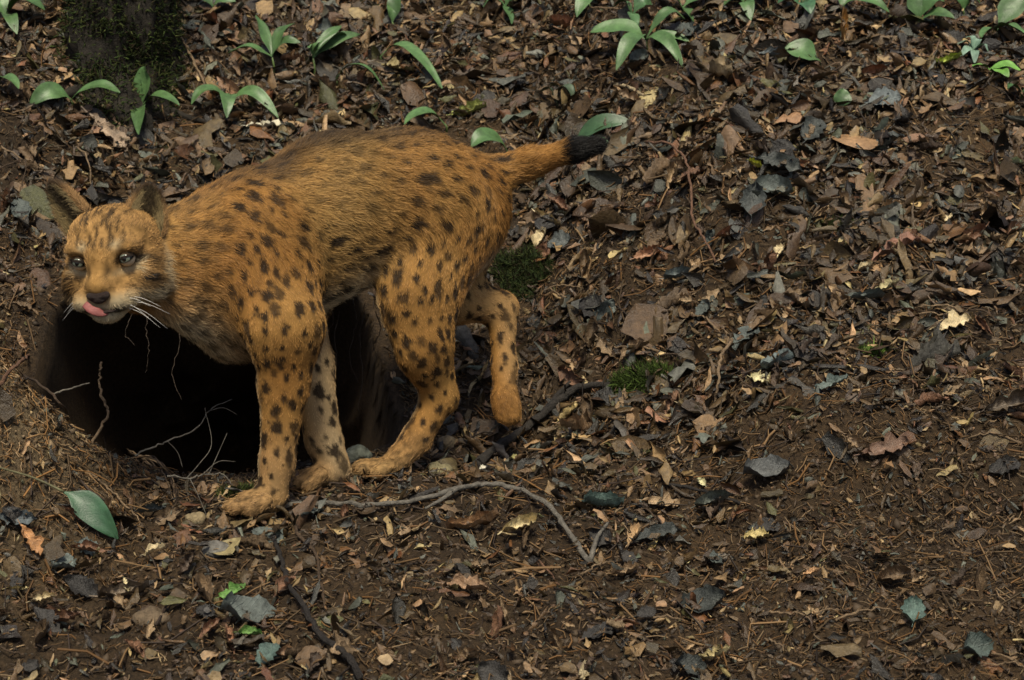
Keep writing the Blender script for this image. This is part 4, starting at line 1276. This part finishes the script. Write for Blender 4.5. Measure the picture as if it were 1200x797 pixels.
SLT, SLD, TEAL = (0.085, 0.100, 0.090), (0.040, 0.045, 0.041), (0.075, 0.115, 0.098)
TAN, CRM, RST, ORN = (0.32, 0.22, 0.12), (0.52, 0.42, 0.24), (0.17, 0.085, 0.045), (0.38, 0.19, 0.075)
HERO = [
    (285, 730, 66, 10, 'broad', SLT, "large slate-grey leaf under the bright green leaf scrap", 1.0),
    (276, 703, 34, 15, 'frag', (0.12, 0.25, 0.055), "bright green leaf scrap lying above the large slate-grey leaf", 1.0),
    (294, 752, 30, -5, 'frag', (0.13, 0.25, 0.06), "light green leaf scrap just below the large slate-grey leaf", 0.8),
    (317, 778, 38, 70, 'broad', TEAL, "teal-green upturned leaf in front of the slate-grey leaf", 1.1),
    (1068, 728, 36, 80, 'broad', (0.09, 0.14, 0.118), "pale teal leaf glistening on the bare soil bank", 1.1),
    (1136, 764, 44, 20, 'broad', (0.06, 0.08, 0.07), "dull grey-green leaf at the foot of the soil bank", 1.0),
    (708, 600, 48, 5, 'ovate', TEAL, "shiny grey-teal leaf right of the arching stick", 1.1),
    (772, 634, 56, 15, 'ovate', SLD, "charcoal leaf beside the orange and cream leaf", 0.9),
    (825, 716, 54, 5, 'broad', SLD, "flat charcoal leaf on the left of the bare soil bank", 0.9),
    (800, 790, 40, 0, 'broad', SLD, "charcoal leaf next to a crumpled cream leaf", 0.9),
    (883, 244, 46, 80, 'broad', (0.055, 0.062, 0.058), "upright dark slate leaf hanging below the yellow scrap", 0.9),
    (908, 230, 46, -20, 'broad', SLT, "rounded slate leaf overlapping the upright dark one", 0.9),
    (915, 198, 60, -30, 'ovate', SLD, "long charcoal leaf above the pair of slate leaves", 1.0),
    (952, 160, 44, 60, 'broad', SLD, "dark arched leaf standing on the slope above the charcoal leaf", 1.0),
    (1037, 124, 40, 15, 'broad', (0.12, 0.14, 0.14), "pale grey leaf right of the small upright green leaf", 1.0),
    (1040, 178, 50, 10, 'ovate', SLD, "broad charcoal leaf downhill of the pale grey leaf", 1.2),
    (902, 72, 36, 10, 'ovate', (0.13, 0.15, 0.15), "small pale grey leaf beside the oval green leaf", 1.0),
    (660, 289, 34, -10, 'broad', (0.085, 0.095, 0.09), "squarish slate leaf next to pale tan leaves behind the rump", 1.0),
    (636, 285, 30, 60, 'frag', CRM, "pale crumpled leaf left of the squarish slate leaf", 1.0),
    (616, 284, 24, 80, 'frag', TAN, "tan crumpled scrap between rump and pale leaf", 1.0),
    (645, 262, 40, -40, 'narrow', CRM, "narrow cream leaf strip above the squarish slate leaf", 1.2),
    (800, 328, 36, 10, 'ovate', (0.13, 0.15, 0.145), "light grey oval leaf below the curved reddish twig", 1.1),
    (764, 302, 36, 20, 'frag', (0.34, 0.18, 0.10), "pinkish brown torn leaf left of the light grey leaf", 1.1),
    (790, 212, 34, 70, 'frag', TAN, "yellowish tan leaf caught under the curved reddish twig", 1.0),
    (1098, 430, 74, 25, 'oak', (0.062, 0.058, 0.047), "big dark grey leaf plate at the lip of the soil bank", 0.7),
    (1112, 388, 52, 10, 'oak', CRM, "folded cream oak leaf above the dark grey leaf plate", 1.1),
    (1052, 300, 66, 15, 'ovate', (0.22, 0.11, 0.07), "large reddish brown leaf folded along its rib", 0.8),
    (1035, 256, 46, 30, 'oak', TAN, "tan lobed leaf uphill of the large reddish brown leaf", 1.0),
    (915, 302, 22, 60, 'frag', CRM, "small cream scrap near the light brown leaves", 1.2),
    (918, 434, 40, -5, 'broad', (0.13, 0.16, 0.155), "pale blue-grey leaf on dark litter right of the crooked twig", 0.8),
    (977, 458, 40, 10, 'frag', (0.11, 0.14, 0.125), "grey-green torn leaf below the small moss tuft", 0.8),
    (1015, 355, 50, 10, 'ovate', (0.10, 0.115, 0.10), "greyish leaf touching a yellowish scrap on the slope", 0.8),
    (1042, 344, 30, 10, 'frag', (0.42, 0.36, 0.19), "yellowish scrap lying at the end of the greyish leaf", 1.0),
    (685, 510, 58, -30, 'oak', (0.30, 0.19, 0.10), "tan lobed oak leaf below the dark rotting branch", 1.2),
    (672, 492, 40, 50, 'narrow', (0.34, 0.25, 0.10), "rolled yellowish leaf behind the tan oak leaf", 1.6),
    (808, 486, 30, -30, 'frag', CRM, "cream leaf facing the bright moss cushion", 1.0),
    (790, 478, 36, 60, 'oak', (0.26, 0.15, 0.09), "pinkish tan leaf leaning on the cream leaf by the moss", 1.0),
    (741, 640, 46, 65, 'oak', (0.46, 0.30, 0.15), "orange and cream torn leaf beside the charcoal leaf", 0.9),
    (605, 625, 50, 30, 'narrow', (0.46, 0.37, 0.19), "rolled yellow-cream leaf under the arching stick", 1.8),
    (560, 622, 64, 8, 'narrow', (0.30, 0.17, 0.08), "long orange-brown leaf left of the rolled yellow-cream leaf", 1.2),
    (772, 596, 50, 10, 'oak', TAN, "crumpled pale tan leaf uphill of the charcoal leaf", 0.9),
    (545, 698, 60, -20, 'oak', (0.26, 0.16, 0.09), "brown and cream curled leaf in the middle of the bottom litter", 0.8),
    (565, 560, 16, 60, 'frag', (0.75, 0.70, 0.55), "tiny white flower-like scrap behind the arching stick", 1.2),
    (30, 641, 44, -45, 'oak', ORN, "orange-brown lobed leaf on the foot of the spoil mound", 1.1),
    (20, 612, 46, 0, 'ovate', (0.085, 0.10, 0.105), "blue-grey leaf above the orange-brown lobed leaf", 1.0),
    (172, 605, 36, 20, 'ovate', (0.09, 0.10, 0.095), "grey leaf standing at the foot of the den rim", 1.1),
    (184, 657, 26, 20, 'frag', CRM, "cream leaf scrap below the den rim", 1.0),
    (50, 708, 30, 20, 'oak', CRM, "cream lobed leaf scrap left of the curled bark", 1.0),
    (18, 699, 26, 10, 'narrow', (0.44, 0.36, 0.17), "thin yellowish leaf strip near the cream lobed scrap", 1.4),
    (245, 745, 40, 60, 'ovate', RST, "rust-brown folded leaf left of the large slate-grey leaf", 0.9),
    (150, 702, 60, 15, 'narrow', (0.14, 0.105, 0.07), "curled grey-brown leaf over the bark piece", 1.6),
    (888, 640, 30, 10, 'frag', (0.50, 0.40, 0.17), "yellow-cream scrap on the dark litter above the soil bank", 0.9),
    (838, 780, 40, 15, 'oak', (0.46, 0.38, 0.19), "crumpled cream leaf at the foot of the litter", 0.9),
    (952, 683, 20, 15, 'frag', (0.46, 0.27, 0.13), "orange-tan scrap alone on the bare soil", 1.0),
    (986, 38, 52, 86, 'ovate', (0.34, 0.17, 0.045), "orange-brown withered leaf standing upright among green plants", 0.55),
    (842, 92, 66, -60, 'oak', (0.27, 0.20, 0.11), "large tan crumpled leaf below the broad green plant", 1.2),
    (1112, 78, 34, 5, 'narrow', (0.36, 0.42, 0.07), "yellow-green leaf on the slope below the right-hand plants", 1.6),
    (1185, 199, 34, 10, 'ovate', (0.38, 0.42, 0.26), "pale green and grey leaf on the upper right slope", 0.8),
    (886, 200, 18, -40, 'frag', (0.42, 0.42, 0.06), "small yellow scrap above the upright dark slate leaf", 1.0),
    (552, 136, 42, 10, 'frag', (0.28, 0.30, 0.08), "yellow-green decaying leaf just above the lynx's back", 0.9),
    (1180, 480, 70, 15, 'oak', (0.10, 0.075, 0.05), "dark brown lobed leaf overhanging the soil bank", 0.9),
    (1035, 530, 60, 15, 'oak', (0.15, 0.09, 0.06), "crumpled brown leaf cluster on the edge of the bare soil", 1.0),
    (900, 560, 56, 10, 'broad', (0.085, 0.088, 0.085), "wet grey-violet leaf above the soil bank", 0.8),
    (840, 592, 44, 10, 'ovate', (0.11, 0.12, 0.10), "grey mottled leaf below the wet grey-violet leaf", 0.9),
    (465, 86, 40, 10, 'oak', (0.30, 0.24, 0.11), "yellowish tan leaf behind the arching green blade", 1.0),
    (125, 160, 66, -35, 'narrow', (0.24, 0.17, 0.11), "long tan leaf strip at the foot of the mossy trunk", 1.6),
    (310, 155, 44, 10, 'narrow', (0.46, 0.42, 0.30), "pale leaf lying just above the lynx's shoulders", 1.6),
    (100, 22, 30, 20, 'frag', (0.40, 0.33, 0.20), "pale tan scrap on the mossy trunk's left side", 1.0),
]
for (x_, y_, L_, a_, kd, cl_, lab, wd_) in HERO:
    fallen_leaf(x_, y_, L_, a_, kd, cl_, lab, None, 0.018, 0.15, wd_)

CLS = [
    ('broad', SLT, "wet slate-grey leaf stuck to the wet litter", "slate-grey leaves"),
    ('ovate', (0.12, 0.078, 0.042), "plain brown oval leaf lying in the litter", "brown oval leaves"),
    ('oak', (0.20, 0.135, 0.075), "light brown lobed leaf lying in the litter", "light brown lobed leaves"),
    ('ovate', RST, "rust-brown oval leaf lying in the litter", "rust-brown oval leaves"),
    ('frag', TAN, "torn tan leaf scrap on top of the litter", "torn tan leaf scraps"),
    ('broad', (0.030, 0.027, 0.024), "blackish rotten leaf flat on the litter", "blackish rotten leaves"),
    ('oak', (0.07, 0.046, 0.03), "dark brown curled lobed leaf in the litter", "dark brown lobed leaves"),
    ('frag', CRM, "small bleached cream leaf scrap on the litter", "bleached leaf scraps"),
]
CW = [0.10, 0.20, 0.16, 0.13, 0.13, 0.12, 0.13, 0.03]
for k in range(225):
    kd, cl_, lab, grp = CLS[random.choices(range(8), CW)[0]]
    x_, y_ = free_px()
    if x_ > 850 and y_ > 520 and random.random() < 0.6: x_, y_ = random.uniform(620, 1200), random.uniform(60, 450)
    g_ = random.uniform(0.7, 1.35)
    where = where_at(x_, y_)
    lab, grp = lab.split(" in the litter")[0].split(" on the litter")[0].split(" on top of")[0].split(" to the wet")[0] + " lying " + where, grp + " " + where
    lab = lab.replace("stuck lying", "pressed flat").replace("lying lying", "lying").replace("flat lying", "flat")
    fallen_leaf(x_, y_, random.uniform(24, 48) * (0.6 if kd == 'frag' else 1), random.uniform(0, 360), kd, tuple(min(c * g_, 0.6) for c in cl_), lab, grp, random.uniform(0.008, 0.02), 0.35, random.uniform(0.75, 1.2))

# ------------------------------------------------------------------ green plants
def green_blade(A, Mid, B, wid, fold=0.25, pointed=1.0):
    nu, nv = 14, 7
    t = np.linspace(0, 1, nu)[:, None]
    c = (1 - t) ** 2 * A + 2 * t * (1 - t) * Mid + t ** 2 * B
    tan = nrm(np.gradient(c, axis=0))
    upv = np.array((0.0, -0.35, 1.0))
    side = np.cross(tan, upv); 
    side = nrm(side + 0.001 * RGT)
    tw_ = np.linspace(0, random.uniform(-0.7, 0.7), nu)[:, None] + random.uniform(-0.35, 0.35)
    side = nrm(side * np.cos(tw_) + np.cross(tan, side) * np.sin(tw_))
    for i in range(1, nu):
        if side[i] @ side[i - 1] < 0: side[i] *= -1
    nn = np.cross(side, tan)
    u = t[:, 0]
    wd = wid * np.sin(np.pi * np.clip(0.04 + 0.96 * u, 0, 1) ** 0.9) ** 0.75 * (0.12 + 0.88 * sstep(0.0, 0.35, u)) + 0.0012
    vv = np.linspace(-1, 1, nv)
    v = c[:, None] + side[:, None] * (wd[:, None] * vv[None])[..., None] + nn[:, None] * (wd[:, None] * fold * (vv ** 2)[None] + 0.0008 * np.cos(vv * 9)[None] + 0.0016 * (np.sin(u * 11 + wid * 900)[:, None] * np.abs(vv)[None]))[..., None]
    return v.reshape(-1, 3), grid_faces(nu, nv)

def plant(bx, by, leaves, label, col=(0.070, 0.135, 0.046), name="woodland_plant", cat="plant", stem=0.02, group=None):
    B0, n0 = hit(bx, by); d = proj(B0)[2]
    r = empty(name, B0)
    tag(r, label, cat, group)
    top = B0 + np.array((0, 0, stem))
    o = link("stem", mesh_from("stem", *tube(np.array([B0 - n0 * 0.012, (B0 + top) / 2 + 0.003, top]), 0.0028, 0.0022, 6)), M['green'], r); o.color = (col[0] * 1.3, col[1], col[2] * 0.8, 1)
    for (tx, ty, off, lift, wpx) in leaves:
        T_ = P(tx, ty, d + off)
        g_, _ = ground_at(T_[0], T_[1])
        if T_[2] < g_[2] + 0.008: T_[2] = g_[2] + 0.008
        mid = (top * 0.55 + T_ * 0.45) + np.array((random.uniform(-0.008, 0.008), random.uniform(-0.015, 0.01), lift * random.uniform(1.0, 1.6)))
        v, f = green_blade(top, mid, T_, wpx / 2 / FPX * d)
        o = link("leaf", mesh_from("leaf", v, f), M['green'], r)
        k = random.uniform(0.8, 1.25); o.color = (col[0] * k, col[1] * k, col[2] * k, 1)
    return r

plant(84, 128, [(35, 128, -0.05, 0.05, 22), (141, 108, -0.03, 0.04, 22)], "green plant with two leaves arching apart before the mossy trunk")
plant(166, 140, [(170, 78, -0.03, 0.02, 26), (210, 124, -0.05, 0.04, 18), (163, 158, -0.10, 0.02, 18)], "green plant with one upright leaf in front of the mossy trunk", stem=0.03)
plant(268, 132, [(224, 122, -0.05, 0.05, 20), (266, 138, -0.10, 0.05, 20), (326, 138, -0.05, 0.06, 16)], "low green plant with three drooping leaves above the lynx's neck")
plant(320, 92, [(268, 62, -0.02, 0.03, 16), (300, 18, 0.03, 0.02, 14), (345, 28, 0.0, 0.03, 16), (352, 50, -0.04, 0.04, 15)], "spreading green plant above the lynx's shoulder", stem=0.05)
plant(368, 98, [(406, 40, 0.02, 0.03, 20), (366, 60, -0.03, 0.04, 16), (400, 30, 0.05, 0.02, 14), (422, 40, 0.04, 0.02, 14)], "tall green plant with narrow leaves left of the lone arching blade", stem=0.06)
plant(394, 104, [(452, 106, -0.05, 0.07, 14)], "lone narrow green blade arching above the lynx's back")
plant(446, 76, [(520, 110, -0.08, 0.09, 18)], "long green blade bending down towards the lynx's back")
plant(522, 156, [(474, 146, -0.05, 0.05, 26)], "pale green cupped leaf peeking over the lynx's back")
plant(596, 190, [(552, 172, -0.06, 0.05, 28)], "rounded green leaf between the lynx's back and tail")
plant(668, 186, [(738, 196, -0.02, 0.04, 24), (716, 214, -0.06, 0.03, 14)], "dark green leaves just behind the black tail tip", (0.045, 0.095, 0.04))
plant(460, 36, [(462, -14, 0.0, 0.01, 16), (455, 4, 0.0, 0.01, 10)], "single upright green leaf at the top above the lynx's back")
plant(757, 62, [(692, 38, 0.03, 0.03, 26), (722, 82, -0.07, 0.06, 22), (802, 22, 0.02, 0.07, 16), (808, 58, -0.02, 0.02, 13), (800, 90, -0.09, 0.04, 15)], "broad many-leaved green plant uphill of the tail", stem=0.03)
plant(800, 20, [(772, -8, 0.0, 0.03, 20), (842, -6, 0.0, 0.03, 22), (812, 26, -0.05, 0.02, 18)], "green plant just behind the broad many-leaved one")
plant(690, 14, [(676, 20, -0.04, 0.03, 18), (715, -6, 0.0, 0.02, 18)], "small two-leaved green plant at the top of the slope")
plant(960, 78, [(920, 56, 0.0, 0.015, 32)], "single oval green leaf lying on the open slope", stem=0.012)
plant(985, 134, [(988, 104, 0.0, 0.004, 20)], "small blunt green leaf standing alone on the slope", stem=0.012)
plant(940, 18, [(912, 4, 0.0, 0.03, 24), (962, -8, 0.02, 0.03, 24), (950, 16, -0.06, 0.03, 20)], "dark green plant left of the upright orange-brown leaf", (0.055, 0.13, 0.06))
plant(985, 20, [(1042, 14, -0.03, 0.04, 20), (1000, -14, 0.02, 0.02, 18)], "green plant right of the upright orange-brown leaf")
plant(1076, 34, [(1074, -12, 0.0, 0.015, 28), (1106, 2, -0.01, 0.04, 24), (1118, 22, -0.06, 0.03, 18)], "green plant with one broad upright leaf at the upper right")
plant(1168, 46, [(1206, -6, 0.0, 0.03, 28), (1150, 44, -0.06, 0.02, 20), (1204, 44, -0.06, 0.03, 26)], "large green plant on the upper right slope")
plant(1160, 88, [(1140, 78, -0.02, 0.01, 12), (1196, 82, -0.03, 0.02, 16), (1182, 90, -0.05, 0.01, 14)], "low bright green seedling below the large right-hand plant", (0.14, 0.30, 0.06), stem=0.012)
plant(8, 30, [(52, 12, -0.05, 0.05, 30), (-20, 8, 0.0, 0.04, 26), (20, 40, -0.08, 0.03, 16)], "broad-leaved green plant left of the mossy trunk")
plant(-2, 108, [(22, 104, -0.05, 0.03, 20)], "green leaf on the slope below the left broad-leaved plant")
plant(196, 40, [(197, -20, -0.02, 0.0, 20)], "dark green blade standing right of the mossy trunk", (0.05, 0.11, 0.05), stem=0.01)
plant(652, 128, [(634, 108, 0.0, 0.03, 10), (674, 132, -0.04, 0.05, 14)], "limp grey-green seedling uphill of the tail base", (0.07, 0.10, 0.06))
plant(1140, 66, [(1122, 52, 0.0, 0.02, 10), (1132, 44, 0.0, 0.02, 9), (1148, 48, 0.0, 0.02, 10), (1158, 60, -0.03, 0.02, 9), (1142, 74, -0.05, 0.02, 9), (1126, 66, -0.04, 0.02, 8)], "pale grey-green frilly rosette below the right-hand plants", (0.17, 0.26, 0.19), stem=0.012)
plant(872, 14, [(848, 6, 0.0, 0.03, 20), (898, -4, 0.0, 0.03, 18), (880, 24, -0.05, 0.03, 16)], "green plant between the many-leaved plant and the dark green one")
plant(1128, 22, [(1112, -6, 0.0, 0.03, 20), (1148, 4, -0.02, 0.03, 18)], "green plant beside the frilly grey-green rosette", (0.075, 0.15, 0.05))
plant(592, 18, [(566, 8, -0.02, 0.03, 14), (612, -4, 0.0, 0.03, 16), (600, 28, -0.05, 0.02, 12)], "slim green plant at the top of the slope behind the back", (0.06, 0.12, 0.045))
plant(250, 18, [(232, -6, 0.0, 0.02, 14), (276, 2, -0.02, 0.03, 16)], "slim green seedling between trunk and spreading plant")
plant(1196, 120, [(1180, 104, -0.02, 0.02, 16), (1214, 112, -0.02, 0.02, 18)], "green seedling on the right-hand slope below the bright seedling", (0.06, 0.13, 0.045))
plant(742, 28, [(720, 8, 0.0, 0.03, 18), (764, 10, 0.0, 0.04, 16), (745, 42, -0.05, 0.03, 14)], "green plant growing right behind the many-leaved plant", (0.06, 0.125, 0.05))
# green leaf on its stalk, on the spoil mound
g0 = [hit(-12, 550), hit(30, 566), hit(72, 586), hit(128, 641)]
gp = [a + n * 0.02 for a, n in g0]
r = empty("broken_sprig", gp[2])
tag(r, "glossy green leaf on a long stalk lying on the spoil mound", "leaf")
o = link("stalk", mesh_from("stalk", *tube(smooth_path(gp[:3], 6), 0.0016, 0.0024, 6)), M['green'], r); o.color = (0.13, 0.12, 0.06, 1)
v, f = green_blade(gp[2], (gp[2] + gp[3]) / 2 + np.array((0.004, 0, 0.02)), gp[3], 15 / FPX * 2.75, 0.2)
o = link("leaf", mesh_from("leaf", v, f), M['green'], r); o.color = (0.035, 0.088, 0.042, 1)
